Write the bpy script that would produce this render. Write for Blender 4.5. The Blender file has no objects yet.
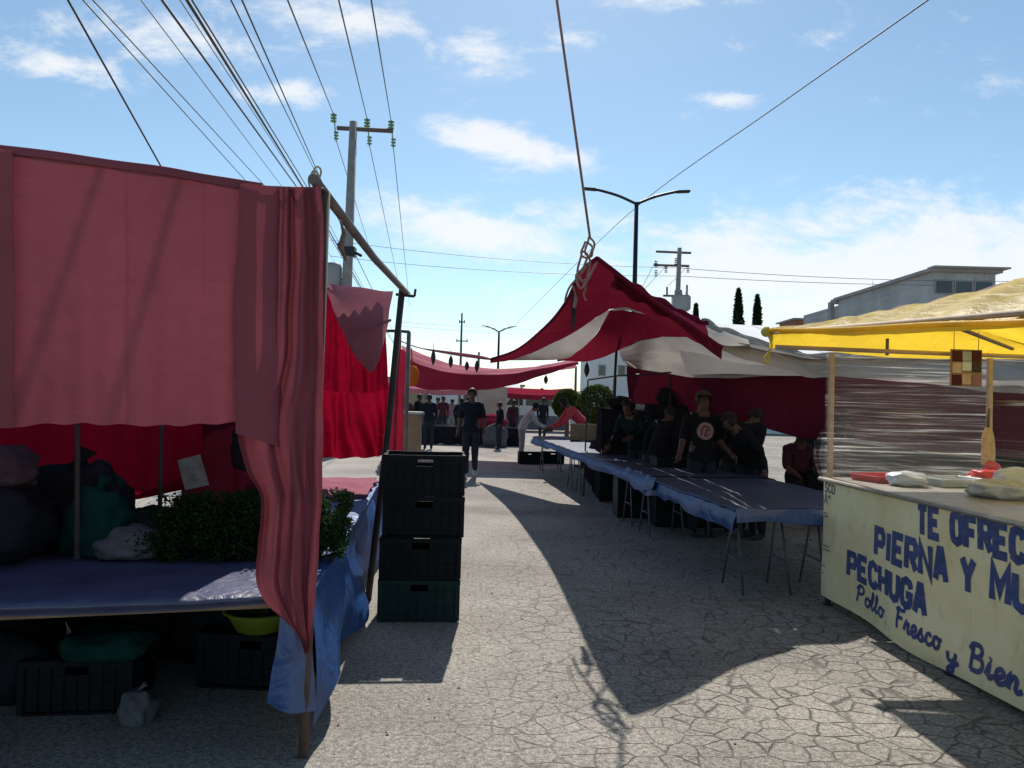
import bpy, bmesh, math, random
from mathutils import Vector, Matrix, noise
from mathutils.bvhtree import BVHTree
random.seed(7)
PI = math.pi
S = bpy.context.scene
COL = S.collection

# ------------------------------------------------------------------ camera
F = 740.0; H = 1.6; TH = math.atan(16/740); RO = math.radians(1.5)

def ray(px, py):
    x = px-512; y = 384-py
    a = (x*math.cos(RO)-y*math.sin(RO))/F; b = (x*math.sin(RO)+y*math.cos(RO))/F
    return (a, math.cos(TH)-b*math.sin(TH), math.sin(TH)+b*math.cos(TH))

def G(px, py, z=0.0):
    r = ray(px, py); t = (z-H)/r[2]
    return Vector((r[0]*t, r[1]*t, z))

def W(px, py, d):
    r = ray(px, py); t = d/r[1]
    return Vector((r[0]*t, d, H+r[2]*t))

cam_d = bpy.data.cameras.new('camera'); cam = bpy.data.objects.new('camera', cam_d); COL.objects.link(cam)
cam_d.sensor_width = 36; cam_d.lens = F*36/1024; cam_d.clip_start = 0.05; cam_d.clip_end = 5000
cam.matrix_world = Matrix.Translation((0, 0, H)) @ Matrix.Rotation(PI/2+TH, 4, 'X') @ Matrix.Rotation(RO, 4, 'Z')
S.camera = cam

# ------------------------------------------------------------------ materials
def nodes_of(name):
    m = bpy.data.materials.new(name); m.use_nodes = True
    nt = m.node_tree; nt.nodes.clear()
    out = nt.nodes.new('ShaderNodeOutputMaterial')
    return m, nt, out

def N(nt, typ, **kw):
    n = nt.nodes.new(typ)
    for k, v in kw.items():
        if k in n.inputs.keys() if isinstance(k, str) else False: n.inputs[k].default_value = v
        else: setattr(n, k, v)
    return n

def ramp(nt, fac, stops):
    r = nt.nodes.new('ShaderNodeValToRGB'); e = r.color_ramp.elements
    while len(e) < len(stops): e.new(0.5)
    for i, (p, c) in enumerate(stops):
        e[i].position = p; e[i].color = (c, c, c, 1) if not hasattr(c, '__len__') else (*c, 1)
    nt.links.new(fac, r.inputs[0]); return r.outputs[0]

def tex_noise(nt, scale, detail=4, rough=.55, vec=None, dist=0):
    n = nt.nodes.new('ShaderNodeTexNoise')
    n.inputs['Scale'].default_value = scale; n.inputs['Detail'].default_value = detail
    n.inputs['Roughness'].default_value = rough; n.inputs['Distortion'].default_value = dist
    if vec is None: vec = coord(nt)
    nt.links.new(vec, n.inputs['Vector']); return n.outputs['Fac']

def coord(nt):
    for n in nt.nodes:
        if n.type == 'TEX_COORD': return n.outputs['Object']
    return nt.nodes.new('ShaderNodeTexCoord').outputs['Object']

def stretch(nt, sx, sy, sz):
    mp = nt.nodes.new('ShaderNodeMapping'); mp.inputs['Scale'].default_value = (sx, sy, sz)
    nt.links.new(coord(nt), mp.inputs['Vector']); return mp.outputs[0]

def mixc(nt, fac, a, b, mode='MIX'):
    m = nt.nodes.new('ShaderNodeMix'); m.data_type = 'RGBA'; m.blend_type = mode
    for i, v in ((0, fac), (6, a), (7, b)):
        if hasattr(v, 'node'): nt.links.new(v, m.inputs[i])
        elif i == 0: m.inputs[0].default_value = v
        else: m.inputs[i].default_value = (*v[:3], 1)
    return m.outputs[2]

def bump(nt, h, strength=.3, dist=.01):
    b = nt.nodes.new('ShaderNodeBump'); b.inputs['Strength'].default_value = strength
    b.inputs['Distance'].default_value = dist; nt.links.new(h, b.inputs['Height']); return b.outputs[0]

def dusty(nt, c, var=.25, scale=3.0):
    f = ramp(nt, tex_noise(nt, scale, 6, .6), [(.3, 1-var), (.7, 1+var*.4)])
    return mixc(nt, 1.0, c, f, 'MULTIPLY')

def matte(name):
    for n in M[name].node_tree.nodes:
        if n.type == 'BSDF_PRINCIPLED': n.inputs['Specular IOR Level'].default_value = .18

def plain(name, c, rough=.7, metal=0, var=.25, scale=4, bstr=.15, bscale=60):
    m, nt, out = nodes_of(name)
    p = N(nt, 'ShaderNodeBsdfPrincipled'); p.inputs['Roughness'].default_value = rough; p.inputs['Metallic'].default_value = metal
    nt.links.new(dusty(nt, c, var, scale), p.inputs['Base Color'])
    if bstr: nt.links.new(bump(nt, tex_noise(nt, bscale, 3), bstr, .003), p.inputs['Normal'])
    nt.links.new(p.outputs[0], out.inputs[0]); return m

def cloth(name, c, trans=.4, tc=None, var=.22, scale=2.0, fold=.5, gloss=0, crease=(1, 1, 1), wave_scale=7):
    m, nt, out = nodes_of(name)
    col = dusty(nt, c, var, scale)
    stain = ramp(nt, tex_noise(nt, 9, 5, .7), [(.55, 0), (.75, .16)])
    col = mixc(nt, stain, col, [v*.6+.022 for v in c])
    d = N(nt, 'ShaderNodeBsdfDiffuse'); t = N(nt, 'ShaderNodeBsdfTranslucent')
    nt.links.new(col, d.inputs[0])
    tcol = dusty(nt, tc or c, var, scale); nt.links.new(tcol, t.inputs[0])
    wr = tex_noise(nt, wave_scale, 4, .5, stretch(nt, *crease), .6)
    weave = tex_noise(nt, 350, 1)
    add = N(nt, 'ShaderNodeMath', operation='MULTIPLY_ADD'); nt.links.new(weave, add.inputs[0]); add.inputs[1].default_value = .04; nt.links.new(wr, add.inputs[2])
    nrm = bump(nt, add.outputs[0], fold, .03)
    nt.links.new(nrm, d.inputs['Normal']); nt.links.new(nrm, t.inputs['Normal'])
    mx = N(nt, 'ShaderNodeMixShader'); mx.inputs[0].default_value = trans
    nt.links.new(d.outputs[0], mx.inputs[1]); nt.links.new(t.outputs[0], mx.inputs[2])
    last = mx.outputs[0]
    if gloss:
        g = N(nt, 'ShaderNodeBsdfGlossy'); g.inputs['Roughness'].default_value = .38; nt.links.new(nrm, g.inputs['Normal'])
        m2 = N(nt, 'ShaderNodeMixShader'); m2.inputs[0].default_value = gloss
        nt.links.new(last, m2.inputs[1]); nt.links.new(g.outputs[0], m2.inputs[2]); last = m2.outputs[0]
    nt.links.new(last, out.inputs[0]); return m

def leafmat(name, c, c2):
    m, nt, out = nodes_of(name)
    f = tex_noise(nt, 6, 3)
    oi = ramp(nt, f, [(.35, c), (.65, c2)])
    d = N(nt, 'ShaderNodeBsdfDiffuse'); t = N(nt, 'ShaderNodeBsdfTranslucent')
    nt.links.new(oi, d.inputs[0]); nt.links.new(oi, t.inputs[0])
    mx = N(nt, 'ShaderNodeMixShader'); mx.inputs[0].default_value = .35
    nt.links.new(d.outputs[0], mx.inputs[1]); nt.links.new(t.outputs[0], mx.inputs[2]); nt.links.new(mx.outputs[0], out.inputs[0])
    return m

M = {}
M['maroon'] = cloth('faded_maroon_cloth', (.285, .082, .102), .14, (.38, .07, .09), .22, 1.3, .4)
M['maroon2'] = cloth('faded_maroon_cloth_fold', (.28, .078, .098), .12, (.36, .07, .085), .22, 1.7, .4)
M['red'] = cloth('red_cloth', (.26, .007, .028), .32, (.38, .005, .03), .3, 2, .7)
M['pink'] = cloth('faded_pink_cloth', (.38, .15, .185), .2, (.45, .17, .2), .18, 2, .3)
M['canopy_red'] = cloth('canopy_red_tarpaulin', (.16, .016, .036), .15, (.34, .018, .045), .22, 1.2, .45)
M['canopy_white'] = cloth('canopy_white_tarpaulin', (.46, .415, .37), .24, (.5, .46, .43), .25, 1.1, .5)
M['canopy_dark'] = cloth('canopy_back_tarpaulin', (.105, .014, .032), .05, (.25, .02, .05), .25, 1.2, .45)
M['white_tarp'] = cloth('white_tarpaulin', (.84, .84, .83), .10, None, .1, 1, .3)
M['blue'] = cloth('blue_tarpaulin', (.018, .072, .24), .05, None, .3, 3, .9, .10)
M['bluegrey'] = cloth('worn_blue_grey_tarpaulin', (.05, .066, .115), .05, None, .4, 1.6, .6, .10)
M['purple'] = cloth('worn_violet_blue_tarpaulin', (.06, .066, .13), .04, None, .4, 2.5, .7, .08)
M['yellow'] = cloth('yellow_tarpaulin', (.84, .56, .05), .62, (.95, .66, .05), .12, 1.5, .45, .03)
M['yellow_top'] = cloth('sunlit_yellow_tarpaulin', (.50, .38, .12), .35, (.85, .6, .1), .25, 2.5, .6, .04, (1, .4, 1), 9)  # tan of the sunlit top side put into the colour
M['pink_top'] = cloth('pale_pink_tarpaulin', (.55, .42, .42), .35, None, .15, 2, .6, .1)
M['far_red'] = cloth('far_red_tarpaulin', (.30, .028, .055), .25, (.42, .02, .05), .2, 1.5, .4)
M['far_pink'] = cloth('far_pink_tarpaulin', (.55, .2, .24), .3, None, .2, 1.5, .5)
M['grey_tarp'] = cloth('grey_brown_tarpaulin', (.22, .18, .17), .2, None, .2, 1.5, .4)
M['net'] = cloth('teal_net', (.012, .05, .045), .15, None, .4, 6, .8)
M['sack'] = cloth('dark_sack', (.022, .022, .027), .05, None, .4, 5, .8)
M['sackp'] = cloth('mauve_sack', (.08, .052, .062), .05, None, .4, 5, .8)
M['sackg'] = cloth('grey_sack', (.13, .13, .145), .1, None, .3, 5, .8)
M['orange'] = cloth('orange_cloth', (.55, .2, .05), .4, None, .2, 4, .4)
M['paper'] = plain('printed_paper', (.42, .42, .41), .8, 0, .4, 14)
M['wood'] = plain('weathered_wood', (.11, .07, .055), .85, 0, .4, 7, .4, 30)
M['darkpost'] = plain('rust_brown_post', (.05, .034, .032), .75, .1, .4, 9, .35, 40)
M['rail'] = plain('weathered_rail', (.2, .15, .14), .6, .2, .4, 9, .3, 40)
M['board'] = plain('tan_board', (.3, .19, .12), .85, 0, .3, 5, .3, 30)
M['cardboard'] = plain('cardboard', (.28, .19, .11), .9, 0, .2, 5)
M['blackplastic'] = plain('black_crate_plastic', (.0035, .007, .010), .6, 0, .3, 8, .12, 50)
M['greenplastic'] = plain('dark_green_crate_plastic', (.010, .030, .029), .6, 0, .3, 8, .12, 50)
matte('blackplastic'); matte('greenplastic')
M['boxgreen'] = plain('dull_green_box', (.05, .085, .06), .6, 0, .3, 8)
M['bowl'] = plain('yellow_green_plastic', (.17, .21, .02), .5, 0, .15, 8, 0)
M['steel'] = plain('galvanised_steel', (.35, .36, .36), .4, .8, .25, 6, .1)
M['trestle'] = plain('blue_grey_painted_steel', (.085, .11, .14), .6, .2, .4, 12, .2)
M['black'] = plain('black_metal', (.018, .02, .022), .5, .3, .2, 5, 0)
M['cable'] = plain('black_cable', (.03, .03, .035), .6, 0, .1, 3, 0)
M['wire'] = plain('grey_wire', (.14, .15, .17), .5, .3, .1, 3, 0)
M['rope'] = plain('jute_rope', (.32, .19, .16), .95, 0, .3, 30, .6, 90)
M['cream_rope'] = plain('cream_rope', (.5, .42, .32), .95, 0, .3, 30, .6, 90)
M['yrope'] = plain('yellow_rope', (.6, .45, .06), .9, 0, .3, 30, .6, 90)
M['concrete_pole'] = plain('concrete_pole', (.3, .29, .27), .9, 0, .25, 4, .3, 30)
M['armwood'] = plain('dark_crossarm', (.13, .11, .095), .8, 0, .2, 4, 0)
M['glass_ins'] = plain('green_glass_insulator', (.16, .36, .2), .15, 0, .2, 9, 0)
M['porcelain'] = plain('dark_insulator', (.08, .08, .09), .3, 0, .2, 9, 0)
M['transformer'] = plain('grey_transformer', (.3, .31, .32), .5, .1, .15, 2, 0)
M['whitewall'] = plain('white_wall', (.68, .69, .7), .9, 0, .12, .8)
M['yellowwall'] = plain('ochre_wall', (.45, .36, .2), .9, 0, .2, .8)
M['redbrick'] = plain('red_brick_wall', (.3, .12, .09), .9, 0, .2, 1)
M['glass'] = plain('dark_window_glass', (.05, .06, .07), .1, 0, .2, 1, 0)
M['roofslab'] = plain('concrete_slab', (.33, .32, .31), .9, 0, .2, 1)
M['vanwhite'] = plain('white_van_paint', (.6, .62, .64), .3, 0, .1, 2, 0)
M['tyre'] = plain('tyre_rubber', (.02, .02, .02), .9, 0, .1, 5, 0)
M['redplastic'] = plain('red_plastic', (.55, .03, .04), .35, 0, .15, 6, 0)
M['bluewhite'] = plain('pale_blue_plastic', (.5, .55, .62), .4, 0, .15, 6, 0)
M['countertop'] = plain('scuffed_metal_counter', (.36, .33, .28), .35, .5, .35, 9, .2)
M['postsun'] = plain('pale_wooden_post', (.46, .34, .24), .75, 0, .3, 9, .3, 40)
M['bristle'] = plain('straw_bristles', (.5, .36, .17), .95, 0, .3, 40, .6, 120)
def ink_mat():
    m, nt, out = nodes_of('navy_brush_paint')
    p = N(nt, 'ShaderNodeBsdfPrincipled'); p.inputs['Roughness'].default_value = .6
    base = ramp(nt, tex_noise(nt, 9, 5, .6), [(.3, (.014, .028, .12)), (.7, (.035, .06, .22))])
    worn = ramp(nt, tex_noise(nt, 26, 6, .75), [(.62, 0), (.72, .7)])
    brush = ramp(nt, tex_noise(nt, 14, 4, .6, stretch(nt, 1, 1, 7)), [(.5, 0), (.7, .25)])
    c = mixc(nt, brush, base, (.25, .24, .32)); c = mixc(nt, worn, c, (.78, .70, .42))
    nt.links.new(c, p.inputs['Base Color']); nt.links.new(p.outputs[0], out.inputs[0]); return m
M['ink'] = ink_mat()
M['inkgrey'] = plain('grey_paint', (.16, .16, .19), .65, 0, .3, 16, 0)
M['skin'] = plain('skin', (.105, .056, .04), .55, 0, .12, 8, 0)
M['hair'] = plain('dark_hair', (.015, .012, .011), .6, 0, .2, 30, .3)
M['shoe'] = plain('dark_shoe', (.03, .028, .028), .6, 0, .2, 8, 0)
M['paleshoe'] = plain('pale_shoe', (.45, .45, .45), .6, 0, .2, 8, 0)
M['jeans'] = plain('dark_jeans', (.022, .027, .04), .9, 0, .3, 9, .3, 90)
M['navyshirt'] = plain('navy_shirt', (.010, .014, .024), .9, 0, .25, 7, .3, 70)
M['blackshirt'] = plain('black_shirt', (.007, .008, .011), .9, 0, .25, 7, .3, 70)
M['greenshirt'] = plain('dark_green_shirt', (.005, .012, .012), .9, 0, .25, 7, .3, 70)
M['greyshirt'] = plain('pale_grey_shirt', (.34, .34, .36), .9, 0, .2, 7, .3, 70)
M['greypants'] = plain('grey_trousers', (.2, .2, .22), .9, 0, .2, 7, .3, 70)
M['redshirt'] = plain('red_shirt', (.48, .04, .06), .9, 0, .15, 7, .3, 70)
M['pinkshirt'] = plain('pink_shirt', (.25, .12, .135), .9, 0, .15, 7, .3, 70)
M['maroonshirt'] = plain('maroon_shirt', (.07, .018, .026), .9, 0, .15, 7, .3, 70)
M['cap'] = plain('brown_cap', (.06, .042, .036), .9, 0, .2, 9, .2)
M['emblem'] = plain('emblem_pale', (.30, .19, .19), .8, 0, .3, 30, 0)
M['emblem2'] = plain('emblem_dark_red', (.14, .03, .04), .8, 0, .3, 30, 0)
M['bark'] = plain('bark', (.1, .075, .055), .95, 0, .35, 6, .5, 20)
M['leaf'] = leafmat('topiary_leaf', (.035, .06, .018), (.08, .10, .03))
M['cypress'] = leafmat('cypress_leaf', (.016, .04, .018), (.03, .06, .025))
M['herb'] = leafmat('herb_leaf', (.012, .032, .013), (.034, .07, .028))
M['stem'] = leafmat('herb_stem', (.04, .075, .03), (.07, .11, .045))

for k_ in ('skin', 'hair', 'shoe', 'jeans', 'navyshirt', 'blackshirt', 'greenshirt', 'maroonshirt', 'cap', 'emblem', 'boxgreen'): matte(k_)
def block_wall():
    m, nt, out = nodes_of('grey_block_wall')
    b = nt.nodes.new('ShaderNodeTexBrick'); b.inputs['Scale'].default_value = 1.0
    b.inputs['Color1'].default_value = (.36, .36, .37, 1); b.inputs['Color2'].default_value = (.44, .44, .44, 1); b.inputs['Mortar'].default_value = (.48, .47, .46, 1)
    b.inputs['Brick Width'].default_value = .8; b.inputs['Row Height'].default_value = .4; b.inputs['Mortar Size'].default_value = .03
    mp = nt.nodes.new('ShaderNodeMapping'); mp.inputs['Rotation'].default_value = (PI/2, 0, PI/2)
    nt.links.new(coord(nt), mp.inputs[0]); nt.links.new(mp.outputs[0], b.inputs[0])
    p = N(nt, 'ShaderNodeBsdfPrincipled'); p.inputs['Roughness'].default_value = .95
    f = ramp(nt, tex_noise(nt, .5, 6, .65), [(.3, .75), (.7, 1.1)])
    nt.links.new(mixc(nt, 1, b.outputs[0], f, 'MULTIPLY'), p.inputs['Base Color']); nt.links.new(p.outputs[0], out.inputs[0]); return m
M['blockwall'] = block_wall()

def ground_mat():
    m, nt, out = nodes_of('cracked_pavement')
    co = coord(nt)
    dn = nt.nodes.new('ShaderNodeTexNoise'); dn.inputs['Scale'].default_value = 2.2; dn.inputs['Detail'].default_value = 5
    nt.links.new(co, dn.inputs['Vector'])
    mixv = N(nt, 'ShaderNodeVectorMath', operation='MULTIPLY_ADD')
    nt.links.new(dn.outputs['Color'], mixv.inputs[0]); mixv.inputs[1].default_value = (.14, .14, 0); nt.links.new(co, mixv.inputs[2])
    fl = N(nt, 'ShaderNodeVectorMath', operation='MULTIPLY'); nt.links.new(mixv.outputs[0], fl.inputs[0]); fl.inputs[1].default_value = (1, 1.15, 0)
    def edge(scale):
        v = nt.nodes.new('ShaderNodeTexVoronoi'); v.feature = 'DISTANCE_TO_EDGE'; v.inputs['Scale'].default_value = scale
        v.inputs['Randomness'].default_value = .8
        nt.links.new(fl.outputs[0], v.inputs['Vector']); return v.outputs['Distance']
    wn = tex_noise(nt, .55, 3, .6)
    width = ramp(nt, wn, [(.35, .025), (.65, .085)])
    e = edge(6.0)
    rag = N(nt, 'ShaderNodeMath', operation='MULTIPLY_ADD'); nt.links.new(tex_noise(nt, 30, 4, .7), rag.inputs[0]); rag.inputs[1].default_value = .07; rag.inputs[2].default_value = -.035
    era = N(nt, 'ShaderNodeMath', operation='ADD'); nt.links.new(e, era.inputs[0]); nt.links.new(rag.outputs[0], era.inputs[1]); e = era.outputs[0]
    mr = nt.nodes.new('ShaderNodeMapRange'); mr.interpolation_type = 'SMOOTHSTEP'
    nt.links.new(e, mr.inputs[0]); mr.inputs[1].default_value = 0.0; nt.links.new(width, mr.inputs[2])
    # pavement is more worn (deeper cracks) on the right, gritty on the left
    sep = nt.nodes.new('ShaderNodeSeparateXYZ'); nt.links.new(co, sep.inputs[0])
    sd = nt.nodes.new('ShaderNodeMapRange'); sd.interpolation_type = 'SMOOTHSTEP'; nt.links.new(sep.outputs[0], sd.inputs[0])
    sd.inputs[1].default_value = -1.2; sd.inputs[2].default_value = 1.3; sd.inputs[3].default_value = .06; sd.inputs[4].default_value = .95
    brk = ramp(nt, tex_noise(nt, 2.6, 5, .65), [(.36, .35), (.56, 1)])
    amt = N(nt, 'ShaderNodeMath', operation='MULTIPLY'); nt.links.new(sd.outputs[0], amt.inputs[0]); nt.links.new(brk, amt.inputs[1])
    inv = N(nt, 'ShaderNodeMath', operation='SUBTRACT'); inv.inputs[0].default_value = 1; nt.links.new(mr.outputs[0], inv.inputs[1])
    crack = N(nt, 'ShaderNodeMath', operation='MULTIPLY'); nt.links.new(inv.outputs[0], crack.inputs[0]); nt.links.new(amt.outputs[0], crack.inputs[1])
    e2 = edge(11)
    fine = ramp(nt, e2, [(0, .72), (.05, 1)])
    big = ramp(nt, tex_noise(nt, .8, 5, .6), [(.3, (.26, .235, .205)), (.7, (.37, .34, .30))])
    patch = ramp(nt, tex_noise(nt, .23, 4, .55, None, 1.0), [(.42, .80), (.5, 1.0), (.62, 1.06)])
    big = mixc(nt, 1, big, patch, 'MULTIPLY')
    grit = ramp(nt, tex_noise(nt, 38, 4, .7), [(.34, .50), (.5, 1.0), (.66, 1.38)])
    peb = ramp(nt, tex_noise(nt, 130, 2, .6), [(.36, .55), (.62, 1.22)])
    c = mixc(nt, 1, big, grit, 'MULTIPLY'); c = mixc(nt, 1, c, peb, 'MULTIPLY'); c = mixc(nt, .6, c, fine, 'MULTIPLY')
    st = ramp(nt, tex_noise(nt, 1.7, 6, .7, None, .8), [(.56, 0), (.72, .5)])
    c = mixc(nt, st, c, (.17, .155, .14))
    c = mixc(nt, crack.outputs[0], c, (.10, .09, .08))
    p = N(nt, 'ShaderNodeBsdfPrincipled'); p.inputs['Roughness'].default_value = .9; p.inputs['Specular IOR Level'].default_value = .25
    nt.links.new(c, p.inputs['Base Color'])
    hs = N(nt, 'ShaderNodeMath', operation='MULTIPLY_ADD'); nt.links.new(crack.outputs[0], hs.inputs[0]); hs.inputs[1].default_value = -1.2
    gr2 = N(nt, 'ShaderNodeMath', operation='MULTIPLY'); nt.links.new(tex_noise(nt, 42, 5, .7), gr2.inputs[0]); gr2.inputs[1].default_value = .9
    nt.links.new(gr2.outputs[0], hs.inputs[2])
    nt.links.new(bump(nt, hs.outputs[0], .75, .014), p.inputs['Normal'])
    nt.links.new(p.outputs[0], out.inputs[0]); return m
M['ground'] = ground_mat()

def film_mat():
    m, nt, out = nodes_of('stretch_film')
    a = ramp(nt, tex_noise(nt, 3, 4, .6, stretch(nt, .3, .3, 22), .3), [(.44, 0), (.54, .06), (.6, .45), (.66, 1)])
    b = ramp(nt, tex_noise(nt, 1.6, 3, .6, stretch(nt, .5, .5, 2.2)), [(.38, .12), (.62, 1)])
    f = N(nt, 'ShaderNodeMath', operation='MULTIPLY'); nt.links.new(a, f.inputs[0]); nt.links.new(b, f.inputs[1])
    f2 = N(nt, 'ShaderNodeMath', operation='MULTIPLY_ADD'); nt.links.new(f.outputs[0], f2.inputs[0]); f2.inputs[1].default_value = .66; f2.inputs[2].default_value = .02
    tr = N(nt, 'ShaderNodeBsdfTransparent'); tl = N(nt, 'ShaderNodeBsdfTranslucent'); gl = N(nt, 'ShaderNodeBsdfGlossy'); gl.inputs['Roughness'].default_value = .22
    tl.inputs[0].default_value = (.78, .76, .74, 1); gl.inputs[0].default_value = (.8, .8, .8, 1)
    nr = bump(nt, a, .6, .01); nt.links.new(nr, gl.inputs['Normal'])
    mx = N(nt, 'ShaderNodeMixShader'); mx.inputs[0].default_value = .5; nt.links.new(tl.outputs[0], mx.inputs[1]); nt.links.new(gl.outputs[0], mx.inputs[2])
    m2 = N(nt, 'ShaderNodeMixShader'); nt.links.new(f2.outputs[0], m2.inputs[0]); nt.links.new(tr.outputs[0], m2.inputs[1]); nt.links.new(mx.outputs[0], m2.inputs[2])
    nt.links.new(m2.outputs[0], out.inputs[0]); return m
M['film'] = film_mat()

def banner_mat():
    m, nt, out = nodes_of('cream_yellow_banner')
    c = ramp(nt, tex_noise(nt, 2.2, 6, .65), [(.3, (.80, .65, .33)), (.5, (.95, .80, .46)), (.7, (.96, .87, .58))])
    st = ramp(nt, tex_noise(nt, 7, 6, .75, stretch(nt, 1, 1, .5)), [(.55, 0), (.72, .45)])
    c = mixc(nt, st, c, (.42, .34, .16))
    d = N(nt, 'ShaderNodeBsdfPrincipled'); d.inputs['Roughness'].default_value = .5; nt.links.new(c, d.inputs['Base Color'])
    nt.links.new(bump(nt, tex_noise(nt, 5, 4, .5, None, .5), .4, .02), d.inputs['Normal'])
    t = N(nt, 'ShaderNodeBsdfTranslucent'); nt.links.new(c, t.inputs[0])
    mx = N(nt, 'ShaderNodeMixShader'); mx.inputs[0].default_value = .15; nt.links.new(d.outputs[0], mx.inputs[1]); nt.links.new(t.outputs[0], mx.inputs[2])
    nt.links.new(mx.outputs[0], out.inputs[0]); return m
M['banner'] = banner_mat()

# ------------------------------------------------------------------ mesh helpers
def box(bm, c, s, rz=0, mat=0, rx=0, ry=0):
    r = bmesh.ops.create_cube(bm, size=1)
    mtx = Matrix.Translation(c) @ Matrix.Rotation(rz, 4, 'Z') @ Matrix.Rotation(ry, 4, 'Y') @ Matrix.Rotation(rx, 4, 'X') @ Matrix.Diagonal((*s, 1))
    bmesh.ops.transform(bm, matrix=mtx, verts=r['verts'])
    for f in {f for v in r['verts'] for f in v.link_faces}: f.material_index = mat

def tube(bm, pts, r, seg=8, mat=0, cap=True, smooth=True):
    pts = [Vector(p) for p in pts]; n = len(pts); rings = []
    rs = r if hasattr(r, '__len__') else [r]*n
    ref = None
    for i, p in enumerate(pts):
        t = (pts[min(i+1, n-1)]-pts[max(i-1, 0)]).normalized()
        if ref is None:
            ref = t.orthogonal().normalized()
        ref = (ref-t*ref.dot(t))
        ref = ref.normalized() if ref.length > 1e-5 else t.orthogonal().normalized()
        b = t.cross(ref)
        rings.append([bm.verts.new(p+(ref*math.cos(2*PI*k/seg)+b*math.sin(2*PI*k/seg))*rs[i]) for k in range(seg)])
    for i in range(n-1):
        for k in range(seg):
            f = bm.faces.new((rings[i][k], rings[i][(k+1) % seg], rings[i+1][(k+1) % seg], rings[i+1][k])); f.material_index = mat; f.smooth = smooth
    if cap:
        for rg in (rings[0][::-1], rings[-1]):
            f = bm.faces.new(rg); f.material_index = mat

def lathe(bm, prof, seg=24, c=(0, 0, 0), mat=0):
    rings = [[bm.verts.new((c[0]+r*math.cos(2*PI*k/seg), c[1]+r*math.sin(2*PI*k/seg), c[2]+z)) for k in range(seg)] for r, z in prof]
    for i in range(len(rings)-1):
        for k in range(seg):
            f = bm.faces.new((rings[i][k], rings[i][(k+1) % seg], rings[i+1][(k+1) % seg], rings[i+1][k])); f.smooth = True; f.material_index = mat
    return rings

def cr(pts, n):
    """Catmull-Rom resample of a polyline to n points, even in parameter"""
    pts = [Vector(p) for p in pts]; m = len(pts)-1; out = []
    for i in range(n):
        t = i/(n-1)*m; k = min(int(t), m-1); u = t-k
        p0 = pts[k-1] if k > 0 else pts[0]*2-pts[1]; p1 = pts[k]; p2 = pts[k+1]
        p3 = pts[k+2] if k+2 <= m else pts[m]*2-pts[m-1]
        out.append(.5*((2*p1)+(p2-p0)*u+(2*p0-5*p1+4*p2-p3)*u*u+(3*p1-p0-3*p2+p3)*u**3))
    return out

def nz(p, s=1.0):
    return noise.noise(Vector(p)*s)

def loft(bm, curves, nu=24, nv=12, sag=0.0, wr=0.0, ws=2.0, mat=0, linear=False, disp=None):
    cs = [cr(c, nu) for c in curves]
    grid = []
    for i in range(nu):
        col = [c[i] for c in cs]
        if len(col) == 2 or linear:
            m = len(col)-1; line = []
            for j in range(nv):
                t = j/(nv-1)*m; k = min(int(t), m-1); line.append(col[k].lerp(col[k+1], t-k))
        else: line = cr(col, nv)
        row = []
        for j, p in enumerate(line):
            v = j/(nv-1); q = p.copy(); q.z -= sag*math.sin(PI*v)
            if wr:
                q += Vector((nz(p+Vector((3, 1, 7)), ws), nz(p+Vector((9, 4, 2)), ws), nz(p, ws)))*wr
            if disp: q += disp(i/(nu-1), v)
            row.append(bm.verts.new(q))
        grid.append(row)
    for i in range(nu-1):
        for j in range(nv-1):
            try:
                f = bm.faces.new((grid[i][j], grid[i+1][j], grid[i+1][j+1], grid[i][j+1])); f.smooth = True; f.material_index = mat
            except ValueError: pass
    return grid

def obj(name, bm, mats, parent=None, world=True):
    me = bpy.data.meshes.new(name); bm.to_mesh(me); bm.free()
    for m in (mats if isinstance(mats, (list, tuple)) else [mats]): me.materials.append(M[m] if isinstance(m, str) else m)
    o = bpy.data.objects.new(name, me); COL.objects.link(o)
    if parent is not None:
        o.parent = parent
        if world: o.matrix_parent_inverse = base_matrix(parent).inverted()
    return o

def base_matrix(o):
    m = Matrix.LocRotScale(o.location, o.rotation_euler, o.scale)
    while o.parent is not None:
        m = base_matrix(o.parent) @ o.matrix_parent_inverse @ m
        break
    return m

def tag(o, label, cat, group=None, kind=None):
    if label: o['label'] = label
    if cat: o['category'] = cat
    if group: o['group'] = group
    if kind: o['kind'] = kind
    return o

def thing(name, label, cat, loc=(0, 0, 0), group=None, rz=0):
    o = bpy.data.objects.new(name, None); o.empty_display_size = .2; COL.objects.link(o)
    o.location = loc; o.rotation_euler = (0, 0, rz)
    return tag(o, label, cat, group)

def dup(root, loc, rz=0, label=None, group=None, scale=None):
    r = root.copy(); COL.objects.link(r); r.location = loc; r.rotation_euler = (0, 0, rz)
    if scale: r.scale = (scale,)*3
    if label: r['label'] = label
    if group: r['group'] = group
    for ch in list(root.children):
        c = ch.copy(); COL.objects.link(c); c.parent = r
        for g in list(ch.children):
            d = g.copy(); COL.objects.link(d); d.parent = c
    return r

B = bmesh.new
V = Vector

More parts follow.
